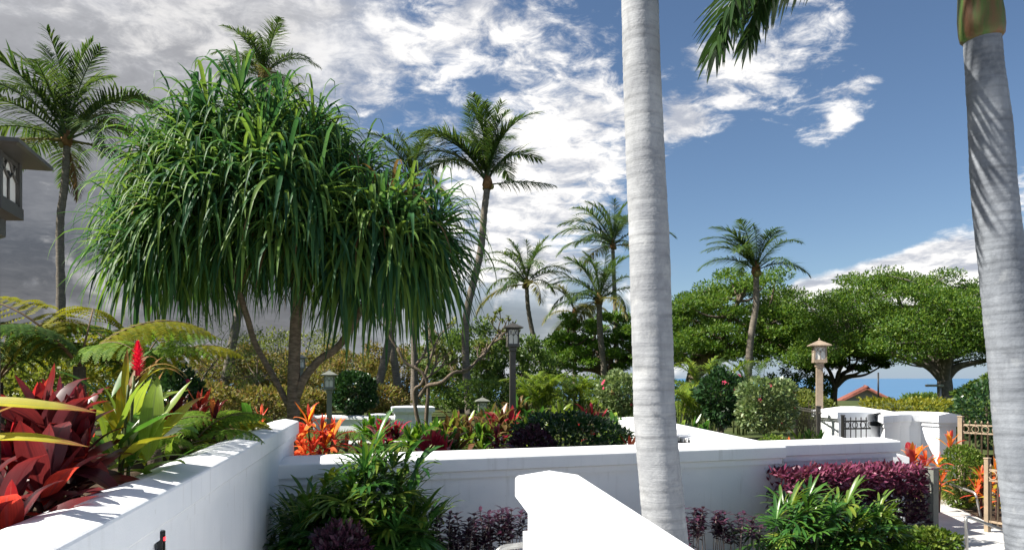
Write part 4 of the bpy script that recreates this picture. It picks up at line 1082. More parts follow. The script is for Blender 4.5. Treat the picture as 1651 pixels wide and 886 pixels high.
bare_trunk('straight palm trunk right of the dark round bush', 33, [(620, 480), (634, 570), (643, 640), (646, 673)], .2, 42)

# ------------------------------------------------------------------ large trees
def umbrella(rg, rx, ry, rz, n, zc, jit=.12, lower=.25, fill=.4):
    c = shell(rg, n, (rx, ry, rz), True, jit); c[:, 2] = np.maximum(c[:, 2], -lower * rz) + zc
    k = int(n * fill); m = rg.uniform(-1, 1, (k, 3)) * (rx * (.72 if fill < .5 else .95), ry * .72, rz * (.3 if fill < .5 else .42)) + (0, 0, zc + rz * (.30 if fill < .5 else .12))
    return np.vstack([c, m])
TG = 'spreading shade trees beyond the garden'
def mp(label, d, cpx, cpy, rx_px, top_py, trunk_px, seed, n=70, leaf='monkeypod', per=330, L=.16, W=.10, r=.42, trunk_h=None, ry=None, prim=9, bark='bark', rad=.21, flat=.42, lower=.25, group=TG, name='monkeypod_tree', lean=None, fill=.4):
    rg = np.random.default_rng(seed); k = d / FPX
    rx = rx_px * k; zc = Z(cpy, d); rz = (cpy - top_py) * k
    base = np.array((X(trunk_px, d), d, 0.0))
    cen = umbrella(rg, rx, ry or rx * .85, rz, n, zc, lower=lower, fill=fill) + (X(cpx, d) - base[0], 0, 0)
    th = trunk_h or max(1.2, zc * .45)
    return tree(name, label, base, th, cen, rx * rad * rg.uniform(.7, 1.15, len(cen)), per, L, W, leaf, bark, r, seed, group=group, prim=prim, flat=flat, lean=lean or ((X(cpx, d) - base[0]) * .15, 0))
mp('large dark green monkeypod tree behind the lone coconut palm', 42, 1185, 570, 135, 458, 1110, 51, n=112, per=470, L=.125, W=.08, r=.5, trunk_h=2.2, lower=.6)
mp('broad monkeypod tree with forking limbs above the red roof', 36, 1468, 566, 165, 450, 1532, 52, n=130, per=560, r=.42, trunk_h=1.9, L=.10, W=.065, prim=13, fill=.48, bark='grey_bark', lower=.3)
mp('drooping leafy tree over the sea between tan lamp and red roof', 40, 1358, 588, 62, 520, 1345, 56, n=44, r=.2, trunk_h=1.5, L=.14, W=.09, lower=.4)
mp('rounded green tree left of the pale royal trunk', 50, 968, 585, 92, 512, 985, 53, n=56, leaf='bright_tree', r=.4, trunk_h=2.0, lower=.5)
mp('low green tree at the right edge behind the iron fence', 30, 1612, 655, 55, 606, 1612, 54, n=40, leaf='green_tree', r=.2, trunk_h=.7, lower=.9, name='shade_tree')
# the broken belt of trees behind the garden
BG = 'belt of trees behind the garden'
def bt(label, d, cpx, rx_px, top_py, bot_py, seed, leaf, n=34, per=230, L=.16, W=.085, rad=.30, bark='bark', name='garden_tree', r=.16, sparse=1.0):
    rg = np.random.default_rng(seed); k = d / FPX
    rx = rx_px * k; zt, zb = Z(top_py, d), max(.3, Z(bot_py, d)); rz = (zt - zb) / 2
    cen = shell(rg, n, (rx, rx * .8, rz), jit=.2) + (0, 0, (zt + zb) / 2)
    return tree(name, label, (X(cpx, d), d, 0), max(.4, zb + rz * .3), cen, max(.35, rx * rad) * rg.uniform(.6, 1.15, n), int(per * sparse), L, W, leaf, bark, r, seed, group=BG, prim=7, flat=.75)
bt('mid green leafy tree left of the dark lamp post', 38, 745, 62, 528, 655, 61, 'green_tree', n=42, per=260)
bt('darker green tree just behind the dark lamp post', 40, 826, 62, 540, 660, 62, 'green_tree', n=40, per=260, bark='dark_bark')
bt('tall dark green tree between lamp post and leaning palm', 46, 880, 40, 560, 650, 63, 'monkeypod', n=26, per=240)
bt('brownish dry tree behind the two palm trunks', 44, 655, 70, 565, 665, 64, 'dry_tree', n=40, per=240)
bt('olive and brown bushy tree right of the pandanus trunk', 42, 555, 75, 565, 668, 65, 'dry_tree', n=40, per=250)
bt('brown green bushy tree left of the pandanus trunk', 36, 395, 78, 568, 672, 66, 'dry_tree', n=46, per=260)
bt('yellowish tree top seen under the hanging pandanus leaves', 48, 470, 95, 540, 640, 67, 'olive_bush', n=40, per=190)
bt('thin feathery tree behind the tree ferns', 30, 320, 95, 528, 640, 68, 'feather', n=46, per=55, L=.10, W=.035, rad=.26, r=.10, bark='dark_bark')
bt('feathery small tree left of the pandanus branch', 32, 415, 50, 540, 630, 69, 'feather', n=26, per=70, L=.10, W=.04, r=.08)
bt('dark tree behind the tall left coconut palm', 26, 40, 85, 560, 650, 70, 'green_tree', n=34, per=200)
bt('dense green tree behind the pink flowering bush', 34, 205, 75, 575, 665, 71, 'green_tree', n=34, per=200, bark='dark_bark')
bt('low dark tree right of the flowering bushes', 40, 1290, 45, 596, 650, 72, 'monkeypod', n=22, per=150, L=.14)
bt('small leafy tree left of the red roof', 48, 1268, 22, 628, 668, 73, 'olive_bush', n=16, per=170)
bt('bushy green tree right of the red roof', 44, 1492, 26, 640, 676, 74, 'green_tree', n=26, per=180)
bt('far green tree low on the slope right of the tan lamp', 58, 1312, 14, 640, 664, 75, 'olive_bush', n=14, per=140)
# bare plumeria in the bed
def plumeria():
    d = 22.5; base = np.array((X(684, d), d, 0.0)); rg = np.random.default_rng(81)
    t = thing('plumeria_tree', 'twisted bare plumeria tree with sparse leaves in the middle bed', 'tree', base)
    lp = lambda px, py, dd=d: P(px, py, dd) - base
    mains = [[(0, 0, -.1), lp(672, 670), lp(668, 630), lp(680, 618), lp(690, 590)], [(0.02, 0, -.1), lp(688, 660), lp(690, 625), lp(680, 600), lp(655, 585), lp(640, 560)],
             [lp(676, 640), lp(688, 622), lp(712, 616, 22.2), lp(732, 600, 22.4), lp(752, 598, 22.8), lp(772, 578, 23)]]
    tips = []
    for m in mains:
        pa = bez(m, 18); MB().tube(pa, np.linspace(.07, .04, len(pa)), 8).obj('limb', 'bark', t); tips.append((pa[-1], nrm(pa[-1] - pa[-4])))
        tips.append((pa[len(pa) * 2 // 3], nrm(rg.normal(size=3) * (1, 1, .3) + (0, 0, .8))))
    b = MB(); ends = []
    def grow(p, dv, L, r, lev):
        q = p + dv * L + (0, 0, .06 * L); b.tube(bez([p, (p + q) / 2 + rg.normal(0, .06 * L, 3), q], 5), np.linspace(r, r * .8, 6), 6, False)
        if lev == 0: ends.append(q); return
        for k in range(int(rg.integers(2, 4))):
            grow(q, nrm(dv + rg.normal(0, .55, 3) * (1, 1, .6) + (0, 0, .12)), L * rg.uniform(.65, .9), r * .72, lev - 1)
    for p, dv in tips: grow(p, dv, .55, .045, 3)
    stuff(b.obj('branch_network', 'bark', t))
    e = np.array(ends); N = 7
    p = np.repeat(e, N, 0); dd = nrm(rg.normal(size=p.shape) + (0, 0, .5))
    MB().leaves(p, dd, rg.uniform(.12, .26, len(p)), .07, .4, n=3, prof='lance').obj('foliage', 'olive_bush', t)
plumeria()

# ------------------------------------------------------------------ garden bushes
HB = 'rounded flowering bushes'
shrub('hibiscus_bush', 'pale green round bush with pink flowers in front of the brown fence', (X(1236, 15.2), 15.2, 0), (.55, .55, .52), 'hib_light', 4600, .085, .06, 91, group=HB, trunk=True, z0=.70, flowers=6, inner=.3)
shrub('hibiscus_bush', 'dark green round bush with pink flowers behind the pale one', (X(1166, 17), 17, 0), (.56, .55, .58), 'dark_shrub', 3600, .10, .065, 92, group=HB, trunk=True, z0=.78, flowers=5)
shrub('hibiscus_bush', 'pale green bush with pink flowers touching the pale palm trunk', (X(1006, 21), 21, 0), (.72, .6, .62), 'hib_light', 3600, .10, .065, 93, group=HB, z0=.72, trunk=True, flowers=7)
shrub('hibiscus_bush', 'dark bush with two pink flowers behind the small fern', (X(287, 12.5), 12.5, 0), (.34, .4, .5), 'dark_shrub', 1500, .10, .06, 94, group=HB, z0=.95, trunk=True, flowers=4)
shrub('round_bush', 'dark glossy round topiary bush right of the grey lamp post', (X(571, 25), 25, 0), (.78, .75, .72), 'dark_shrub', 4200, .13, .08, 95, z0=.58, trunk=True, group='dark clipped bushes')
shrub('low_bush', 'low spreading dark green shrub just behind the front wall', (X(915, 14.5), 14.5, 0), (1.0, .7, .50), 'dark_shrub', 5200, .085, .05, 96, inner=.25, z0=.08, group='dark clipped bushes')
shrub('low_bush', 'purplish low shrub beside the dark lamp post', (X(858, 13.9), 13.9, 0), (.40, .4, .38), 'purple', 1500, .085, .05, 97, z0=.08, group='dark clipped bushes')
shrub('round_bush', 'yellow green clipped bush with a narrow base beside the gate', (X(1553, 14.4), 14.4, LOW), (.40, .4, .59), 'box', 5200, .055, .030, 98, lump=.06, inner=.2, z0=.02, prof='oval')
shrub('yellow_hedge', 'bright yellow green hedge behind the curved gate wall', (X(1462, 21.5), 21.5, 0), (1.15, .55, .56), 'yellow_bush', 3600, .10, .05, 99, z0=.0, lump=.05, box=4)
shrub('yellow_bush', 'yellow green bush behind the maroon ti plants', (X(108, 9.4), 9.4, .95), (.72, .6, .56), 'yellow_bush', 3000, .075, .04, 100, z0=.22, group='yellow green bushes in the left bed')
shrub('yellow_bush', 'olive green bush at the left edge behind the maroon ti plants', (X(15, 8.2), 8.2, .95), (.72, .6, .52), 'olive_bush', 3400, .075, .04, 101, z0=.05, group='yellow green bushes in the left bed')
shrub('small_bush', 'small light green bush beside the orange plants on the right', (X(1246, 14.0), 14.0, .0), (.28, .3, .24), 'box', 900, .06, .035, 102, z0=.2)
shrub('far_bush', 'green bush low behind the brown picket fence', (X(1300, 24), 24, 0), (.9, .6, .5), 'olive_bush', 1600, .12, .06, 103, z0=.3)
shrub('far_bush', 'leafy green bush under the big tree behind the curved wall', (X(1545, 23), 23, 0), (1.3, .8, .5), 'green_tree', 2600, .13, .07, 104, z0=.1)
shrub('far_bush', 'dark green bush behind the beige ringed fence', (X(1600, 18.5), 18.5, -.2), (1.0, .6, .75), 'dark_shrub', 2600, .11, .06, 105, z0=.3)
for i, (lb, px, d, r, m) in enumerate((('green undergrowth bush left of the dark round bush', 497, 27, (1.0, .7, .5), 'dry_tree'), ('brown undergrowth bush behind the far low wall', 610, 29, (1.2, .7, .55), 'dry_tree'),
        ('green undergrowth bush behind the short grey lamp', 790, 31, (1.6, .8, .7), 'green_tree'), ('green undergrowth bush behind the iron fence left end', 850, 32, (1.2, .8, .6), 'green_tree'),
        ('green undergrowth bush behind the feathery palms', 960, 31, (1.8, .8, .75), 'green_tree'), ('brown undergrowth bush left of the pandanus trunk', 420, 25, (1.5, .8, .55), 'dry_tree'),
        ('olive undergrowth bush behind the small red ti plants', 330, 22, (1.3, .8, .6), 'dry_tree'), ('dark undergrowth bush left of the receding wall end', 1100, 27, (1.5, .8, .6), 'dark_shrub'))):
    shrub('undergrowth_bush', lb, (X(px, d), d, 0), r, m, 2400, .15, .07, 110 + i, z0=.35, group='undergrowth along the garden edge')

# ---- clustered feathery palms
AF = [frond_mesh('frond', el, bend, 'areca', nl=34, ll=.34, lw=.020, hang=.8, seed=600 + i, nseg=3, stalk=.2, rib_r=.008) for i, (el, bend) in enumerate(((82, 60), (70, 85), (55, 95), (38, 90)))]
def areca(label, px, d, h_px_top, n, seed, L, w=.25, zb=0.0, dark=0.0, fan=0.0):
    rg = np.random.default_rng(seed); t = thing('areca_palm', label, 'palm', (X(px, d), d, zb), 0, 'clumping feathery palms')
    H = Z(h_px_top, d) - zb
    for k in range(n):
        a = k * 2.399; i = int(np.clip(rg.normal(1.3, 1.0), 0, 3)); s = L * rg.uniform(.75, 1.15)
        top = [.93, .78, .60, .42][i] * s
        z = max(.05, min(H - top, H * rg.uniform(.15, .75)))
        q = np.array((rg.normal(0, w), rg.normal(0, w), z))
        inst('frond', AF[i], t, q, (rg.uniform(-.2, .2), rg.uniform(-.1, .1), a + rg.uniform(-.4, .4)), s, 'coco' if rg.uniform() < dark else None)
    sm = MB().tube([(0, 0, -.05), (0, 0, .5), (0, 0, 1.0)], [.03, .026, .02], 7).mesh('stem', 'cane')
    for k in range(6): inst('stem', sm, t, (rg.normal(0, w * .8), rg.normal(0, w * .8), 0), (rg.uniform(-.1, .1), rg.uniform(-.1, .1), 0), (1, 1, H * .55))
    return t
areca('yellow green feathery palm left of the leaning palm base', 872, 26, 592, 34, 121, 1.35)
areca('wide feathery palm behind the iron fence', 936, 27, 598, 38, 122, 1.5, .4, dark=.3)
areca('tall feathery palm with upright spear behind the flowering bushes', 1150, 21, 566, 30, 123, 1.35, .3, dark=.15)
areca('low yellow green feathery palm beside the pale palm trunk', 1122, 19, 610, 30, 124, 1.1, .3, dark=.25)
areca('dark feathery palm above the pale round bush', 1195, 23, 572, 20, 125, 1.2, .3, dark=.8)

# ------------------------------------------------------------------ ti plants
rgh = np.random.default_rng(9)
def hd(n, w, h0, h1): return [(rgh.uniform(-w, w), rgh.uniform(-w * .7, w * .7), rgh.uniform(h0, h1)) for _ in range(n)]
# foreground, left bed (bed level z = 1.0)
def bed(px, py, d, z=None): return (X(px, d), d, (1.13 if px > 270 else 1.0) if z is None else z)
ti_plant('glossy maroon ti plant with red tips at the left edge by the wall', bed(2, 0, 3.35), [(0, 0, .14), (.10, .14, .24), (-.12, -.05, .18)], 'ti_dark', .38, 13, 131, mats=['ti_dark'] * 7 + ['ti_red'], side=(.3, .75), el=(.2, 5), wid=1.45)
ti_plant('tall maroon ti plant with upright red topped leaves', bed(75, 0, 4.1), [(0, 0, .52), (.12, .1, .40), (-.16, .1, .42)], 'ti_dark', .40, 14, 132, mats=['ti_dark'] * 5 + ['ti_red'], el=(0, 4.6), wid=1.45)
ti_plant('dark maroon ti plant leaning over beside the yellow ginger', bed(88, 0, 3.95), [(0, 0, .38), (.06, .12, .26), (.04, -.14, .20)], 'ti_dark', .42, 12, 133, side=(.2, .8), el=(.3, 4.5), mats=['ti_dark'] * 8 + ['ti_red'], wid=1.4)
ti_plant('low maroon and pink ti plant beside the wall bottom left', bed(-40, 0, 2.95), [(0, 0, .06), (.05, .12, .10), (-.10, .05, .14)], 'ti_dark', .36, 11, 134, side=(.5, .7), el=(.5, 5), mats=['ti_dark'] * 4 + ['ti_red'], wid=1.4)
ti_plant('red ti plant at the far left edge under the long yellow leaves', bed(-25, 0, 3.9), [(0, 0, .40), (.1, .05, .28)], 'ti_red', .34, 15, 135, mats=['ti_dark', 'ti_red', 'ti_crimson'])
ti_plant('small dark ti plant behind the tall maroon one', bed(130, 0, 5.0), [(0, 0, .45), (-.2, .1, .5)], 'ti_black', .36, 14, 136, mats=['ti_dark', 'ti_black'])
ti_plant('small red and black ti plant behind the light green ferns', bed(285, 0, 7.4), [(0, 0, .25), (.15, .1, .22), (-.15, .05, .2)], 'ti_red', .28, 16, 137, mats=['ti_red', 'ti_dark', 'ti_orange'])
ti_plant('second small red ti plant behind the ferns nearer the pandanus', bed(322, 0, 7.8), [(0, 0, .30), (.16, .0, .24)], 'ti_red', .28, 16, 138, mats=['ti_red', 'ti_dark', 'ti_red', 'ti_orange'])
ti_plant('single orange leafed ti tip by the wall end', bed(421, 0, 9.8), [(0, 0, .14)], 'ti_orange', .22, 8, 139, el=(0, 2.5))
# behind the long wall
ti_plant('orange and red ti plant beside the end of the left wall', (X(506, 10.35), 10.35, 0), [(-.08, 0, 1.16), (.10, .05, 1.04), (-.18, .0, .92), (.18, -.05, .84), (-.10, -.1, .70), (.28, .0, .96), (.02, -.12, .78), (.12, -.14, .58), (-.16, -.14, .52)], 'ti_orange', .33, 18, 141, mats=['ti_orange', 'ti_orange', 'ti_flame', 'ti_red'], wid=.95)
ti_plant('bronze and orange ti plant right of the orange one', (X(560, 12.2), 12.2, 0), [(0, 0, .62), (.2, .1, .5), (-.2, 0, .48)], 'ti_mixed', .36, 16, 142, mats=['ti_mixed', 'ti_orange', 'ti_mixed'])
ti_plant('crimson ti plant with broad upright leaves behind the front wall', (X(703, 12.4), 12.4, 0), [(0, 0, .58), (.14, .05, .48), (-.14, .0, .50)], 'ti_crimson', .46, 13, 143, el=(0, 3.0), wid=1.25)
ti_plant('black red ti plant left of the dark lamp post', (X(801, 13.2), 13.2, 0), [(0, 0, .74), (.0, .05, .5), (-.08, 0, .3), (.1, 0, .25)], 'ti_black', .34, 16, 144, mats=['ti_black', 'ti_black', 'ti_crimson'])
for i, (lb, px, d, h, mats) in enumerate((('bronze ti plant with upright leaves nearest the plumeria', 735, 16.5, .66, ['ti_mixed', 'ti_mixed', 'ginger']), ('green and bronze ti plant in the middle of the far row', 772, 15.8, .52, ['ti_mixed', 'broad', 'ginger']),
        ('pinkish bronze ti plant just left of the lamp post', 808, 17, .72, ['ti_mixed', 'ti_crimson', 'ti_mixed']), ('leafy green plant right of the lamp post', 868, 18, .65, ['ginger', 'broad']), ('yellow green leafy plant left of the iron fence post', 850, 16, .45, ['ginger', 'box']),
        ('light green spiky plant under the plumeria', 672, 17.5, .34, ['broad', 'grass', 'box']), ('dark red small ti plant left of the light green spiky plant', 625, 19, .35, ['ti_black', 'ti_crimson']), ('small yellow green leafy plant by the front wall', 747, 13, .3, ['ginger', 'ginger_y']),
        ('bright green leafy plant right of the spiky one in the far bed', 700, 18.5, .36, ['grass', 'broad', 'ginger']), ('green leafy plant left of the low white block', 600, 20, .4, ['broad', 'grass']), ('bronze leafed plant behind the crimson ti plant', 716, 14.5, .42, ['ti_mixed', 'broad']),
        ('leafy green plant between bronze and pinkish ti plants', 790, 18.8, .7, ['broad', 'ginger', 'ti_mixed']), ('tall mixed leaf plant hidden behind the lamp post', 836, 20.5, .9, ['ti_mixed', 'broad']), ('pale green leafy plant right of the dark low shrub', 990, 17.5, .5, ['ginger', 'broad']),
        ('yellow green leafy plant behind the dark low shrub', 905, 19, .75, ['ginger', 'box']), ('bronze plant behind the low dark shrub near the hibiscus', 950, 18.4, .7, ['ti_mixed', 'ti_crimson']))):
    ti_plant(lb, (X(px, d), d, 0), [(0, 0, h), (.22, .1, h * .85), (-.2, .05, h * .8), (.05, -.15, h * .5)], mats[0], .56 if d > 14 else .34, 17, 300 + i, mats=mats, el=(0, 4.5), group='ti and leaf plants in the far beds')
ti_plant('red ti plant hidden partly by the pale palm trunk', (X(1016, 13.2), 13.2, 0), [(0, 0, .48), (-.14, .05, .34), (.12, 0, .3)], 'ti_crimson', .36, 16, 161, mats=['ti_crimson', 'ti_orange', 'ti_red'])
ti_plant('dark red leafy plant left of the pale trunk behind the wall', (X(985, 13.0), 13.0, 0), [(0, 0, .25), (.12, .05, .2)], 'ti_crimson', .3, 14, 162, mats=['ti_crimson', 'ti_black'])
BRm = 'orange plants by the gate'
ti_plant('salmon orange star shaped plant in front of the brown fence', (X(1270, 14.2), 14.2, 0), [(0, 0, .42), (.05, .1, .3)], 'ti_orange', .30, 16, 163, el=(.5, 4), group=BRm)
ti_plant('second salmon orange plant right of the first by the fence', (X(1297, 14.6), 14.6, 0), [(0, 0, .36)], 'ti_orange', .26, 14, 164, el=(.5, 4), group=BRm)
ti_plant('orange plant at the foot of the white gate pillar', (X(1320, 14.0), 14.0, 0), [(0, 0, .20)], 'ti_orange', .24, 14, 165, el=(.5, 4), group=BRm)
ti_plant('green leafy plant between the orange plants and the fence', (X(1305, 15.6), 15.6, 0), [(0, 0, .45), (.2, 0, .4), (-.2, 0, .38)], 'ginger', .36, 14, 166, mats=['ginger', 'broad'], group=BRm)
ti_plant('small mixed leafy plant under the pale round bush', (X(1205, 14.6), 14.6, 0), [(0, 0, .25), (.2, 0, .2), (-.25, .1, .25), (.45, 0, .3)], 'ti_mixed', .28, 12, 167, mats=['ti_mixed', 'broad', 'ti_flame', 'broad'], group=BRm)
ti_plant('green leafy plants in front of the feathery palms', (X(1118, 16.5), 16.5, 0), [(0, 0, .6), (.25, 0, .5), (-.25, .1, .55), (.1, -.2, .35)], 'broad', .42, 14, 168, mats=['broad', 'ginger', 'dark_shrub'], group=BRm)
def tr(px, py, d): return (0, 0, Z(py, d) - LOW)
ti_plant('tall flame orange ti plant rising above the purple hedge', (X(1470, 12.6), 12.6, LOW), [tr(1470, 742, 12.6)], 'ti_flame', .44, 16, 171, mats=['ti_flame', 'ti_flame', 'ti_red'], el=(0, 2.8), group=BRm, wid=1.2)
ti_plant('flame orange ti plant second from the purple hedge', (X(1492, 13.4), 13.4, LOW), [tr(0, 744, 13.4)], 'ti_flame', .34, 14, 172, mats=['ti_flame', 'ti_orange'], el=(0, 4), group=BRm)
ti_plant('thin drooping orange ti plant against the white wall', (X(1513, 13.9), 13.9, LOW), [tr(0, 745, 13.9), (.05, 0, Z(775, 13.9) - LOW)], 'ti_orange', .30, 12, 173, mats=['ti_flame', 'ti_orange'], el=(1, 5), group=BRm)
ti_plant('orange ti plant just left of the clipped bush', (X(1532, 15.0), 15.0, LOW), [tr(0, 712, 15.0)], 'ti_flame', .36, 12, 174, mats=['ti_flame', 'ti_orange'], el=(0, 3), group=BRm)
ti_plant('yellow orange leafy plant right of the clipped bush', (X(1581, 13.6), 13.6, LOW), [tr(0, 765, 13.6), (.05, 0, .7), (-.08, 0, .5), (.1, 0, .35)], 'ti_flame', .30, 13, 175, mats=['ti_flame', 'ginger_y', 'ti_orange'], group=BRm)
ti_plant('yellow orange leafy plant behind the beige gate leaf', (X(1606, 13.2), 13.2, LOW), [tr(0, 755, 13.2), (.1, 0, .8), (.05, 0, .5)], 'ti_flame', .32, 13, 176, mats=['ti_flame', 'ti_orange', 'ginger_y'], group=BRm)
ti_plant('green leafed plant with two upright leaves at the wall edge', bed(402, 0, 9.0), [(0, 0, .10)], 'broad', .34, 7, 177, el=(0, 4), wid=1.3, group='leafy plants in the left bed')

# ------------------------------------------------------------------ ginger in the left bed
GL = {}
def gleaf(el, dr, mat, w=.2, key=0):
    k = (el, dr, mat, w, key)
    if k not in GL:
        d = (cos(radians(el)), 0, sin(radians(el)))
        GL[k] = MB().leaves([(0, 0, 0)], d, 1.0, w, dr, n=10, prof='lance', fold=.25, wave=.06).mesh('leaf', mat)
    return GL[k]
def ginger(label, base, lv, stems, flower=None):
    t = thing('ginger_plant', label, 'plant', base, 0, 'ginger plants in the left bed')
    for s in stems: MB().tube(bez([s[0], s[1]], 8), np.linspace(.012, .008, 8), 7).obj('stem', 'cane', t)
    for (q, a, el, dr, L, w, mat, *roll) in lv:
        inst('leaf', gleaf(el, dr, mat, w), t, q, (radians(roll[0]) if roll else 0, 0, radians(a)), L)
    if flower is not None:
        f = np.array(flower[0]); H = flower[1]; k = 90; i = np.arange(k)
        z = i / k; th = i * 2.399; r = np.interp(z, [0, .15, .6, 1], [.028, .034, .028, .008])
        base_ = f + np.column_stack([np.cos(th) * r * .4, np.sin(th) * r * .4, z * H])
        d = np.column_stack([np.cos(th), np.sin(th), .8 + z])
        b = MB().leaves(base_, d, r * 1.25, .024, .5, n=3, prof='oval', fold=.5)
        b.tube([f + (0, 0, -.02), f + (0, 0, H * .96)], [.016, .005], 8)
        b.obj('flower', 'ginger_fl', t)
    return t
d = 4.45
def gq(px, py, dd=d): return P(px, py, dd) - np.array((X(205, d), d, 1.0))
lv = [(gq(218, 745), 60, 70, .35, .46, .24, 'ginger'), (gq(205, 752), 20, 20, .5, .42, .16, 'ginger'), (gq(196, 748), 35, 42, .5, .5, .17, 'ginger'), (gq(185, 760), -10, 5, .5, .34, .26, 'ginger'),
      (gq(195, 715), 150, 62, .5, .36, .20, 'ginger_y'), (gq(200, 700), 130, 75, .35, .34, .22, 'ginger_y'), (gq(190, 690), 165, 40, .6, .30, .20, 'ginger_y'),
      (gq(202, 670), 55, 68, .7, .44, .13, 'ginger_y'), (gq(204, 650), 40, 62, 1.1, .40, .12, 'ginger_y'), (gq(206, 640), 75, 72, 1.2, .40, .10, 'ginger_b'), (gq(208, 625), 30, 58, 1.6, .42, .09, 'ginger_b'), (gq(212, 620), 10, 50, 1.5, .36, .08, 'ginger_b'),
      (gq(200, 640), 100, 80, .3, .30, .14, 'ginger_y'), (gq(195, 745), 120, 55, .6, .4, .2, 'ginger'), (gq(200, 755), -40, 30, .7, .3, .2, 'ginger'), (gq(180, 745), 170, 50, .6, .4, .2, 'broad'), (gq(215, 720), 5, 40, .7, .36, .18, 'ginger'),
      (gq(176, 650), 200, 45, .5, .4, .2, 'broad'), (gq(180, 640), 60, 60, .6, .4, .2, 'broad')]
rgg = np.random.default_rng(66)
for k in range(30):
    lv.append((gq(rgg.uniform(165, 245), rgg.uniform(690, 765), d + rgg.uniform(-.25, .35)), rgg.uniform(-60, 200), rgg.choice([30, 45, 60, 70]), rgg.choice([.4, .7]), rgg.uniform(.36, .56), rgg.choice([.20, .25]), rgg.choice(['ginger', 'ginger', 'ginger', 'broad', 'ginger_y'])))
ginger('tall yellowing ginger plant with a red flower spike and withered leaves', (X(205, d), d, 1.0), lv,
       [(gq(195, 790), gq(207, 620)), (gq(205, 790), gq(216, 605)), (gq(190, 790), gq(198, 690))], (gq(222, 600), .185))
d2 = 3.0
def g2(px, py, dd=d2): return P(px, py, dd) - np.array((X(-60, d2), d2, 1.0))
ginger('ginger plant reaching in from the left with two long brown tipped leaves', (X(-60, d2), d2, 1.0),
       [(g2(-70, 652), -4, 5, .35, .58, .105, 'ginger_y', 34), (g2(-70, 706), -6, 4, .28, .56, .10, 'ginger_y', 30), (g2(-60, 700), 20, 40, .8, .4, .1, 'ginger_b'), (g2(-65, 680), 100, 60, .5, .4, .12, 'ginger'), (g2(-60, 620), 200, 50, .5, .4, .12, 'ginger')],
       [((0, 0, -.05), g2(-66, 640)), ((.03, 0.02, -.05), g2(-70, 700))])
d3 = 6.0
def g3(px, py, dd=d3): return P(px, py, dd) - np.array((X(268, d3), d3, 1.0))
ginger('short green ginger leaves standing beside the wall left of the ferns', (X(268, d3), d3, 1.0),
       [(g3(270, 748), 20, 78, .3, .28, .24, 'ginger'), (g3(275, 748), 10, 40, .5, .32, .2, 'broad'), (g3(262, 748), 150, 45, .6, .3, .22, 'ginger'), (g3(258, 748), 190, 20, .5, .3, .2, 'broad'), (g3(270, 740), -60, 50, .6, .25, .22, 'ginger')], [((0, 0, -.05), (0, 0, .06))])
# ferns
def az(*a): return [radians(v) for v in a]
fern('tree fern with yellow fronds arching over the left bed', bed(128, 0, 6.4), [(radians(160), 0, 1.35, 'fern_y', -.5), (radians(195), 1, 1.1, 'fern_d', .2), (radians(20), 1, 1.25, 'fern_y', .2), (radians(60), 1, 1.2, 'fern', 0), (radians(-30), 2, 1.0, 'fern', .2), (radians(120), 0, 1.2, 'fern_y', .2), (radians(250), 1, 1.0, 'fern_d', 0), (radians(90), 2, 1.1, 'fern_d', 0)], 1, trunk=.86, name='tree_fern')
fern('tree fern with light green fronds arching towards the pandanus', bed(222, 0, 7.4), [(radians(8), 0, 1.05, 'fern', .25), (radians(28), 1, 1.15, 'fern_y', .1), (radians(-20), 1, 1.05, 'fern', 0), (radians(165), 0, 1.25, 'fern', -.2), (radians(190), 1, 1.2, 'fern_d', 0), (radians(80), 0, 1.2, 'fern', 0), (radians(120), 1, 1.2, 'fern_d', 0), (radians(-70), 1, 1.0, 'fern_d', 0)], 2, trunk=.72, name='tree_fern')
fern('dark tree fern at the far left with hanging fronds', bed(-5, 0, 7.0), [(radians(20), 0, 1.2, 'fern_d', 0), (radians(-20), 1, 1.2, 'fern_d', 0), (radians(60), 1, 1.2, 'fern_d', 0), (radians(170), 1, 1.2, 'fern_d', 0), (radians(110), 0, 1.2, 'fern_y', 0), (radians(-60), 1, 1.1, 'fern_d', 0), (radians(0), 0, 1.25, 'fern_y', .3)], 3, trunk=.72, name='tree_fern')
fern('bright green fern frond curling down right of the ginger', bed(248, 0, 5.6), [(radians(5), 0, .62, 'fern', .5), (radians(60), 0, .6, 'fern', 0), (radians(150), 1, .6, 'fern', 0), (radians(-40), 1, .55, 'fern', 0)], 4, trunk=.22)
rgf = np.random.default_rng(55)
for i, (lb, px, dd) in enumerate((('pale green fern at the wall edge nearest the ginger leaves', 300, 6.5), ('pale green fern spilling over the middle of the wall edge', 322, 7.0), ('pale green fern between wall edge and small red ti plant', 335, 7.7), ('pale green fern at the wall edge below the red ti plant', 358, 8.1), ('pale green fern at the wall edge nearest the pandanus', 384, 8.8), ('pale green fern behind the others near the leaning palm trunk', 345, 8.9))):
    fern(lb, bed(px - 12, 0, dd), [(k * 1.05 + rgf.uniform(-.3, .3), int(rgf.integers(1, 4)), rgf.uniform(.6, .85), 'fern' if rgf.uniform() < .8 else 'fern_y', rgf.uniform(-.2, .2)) for k in range(6)], 5 + i, group='low pale ferns along the left wall')

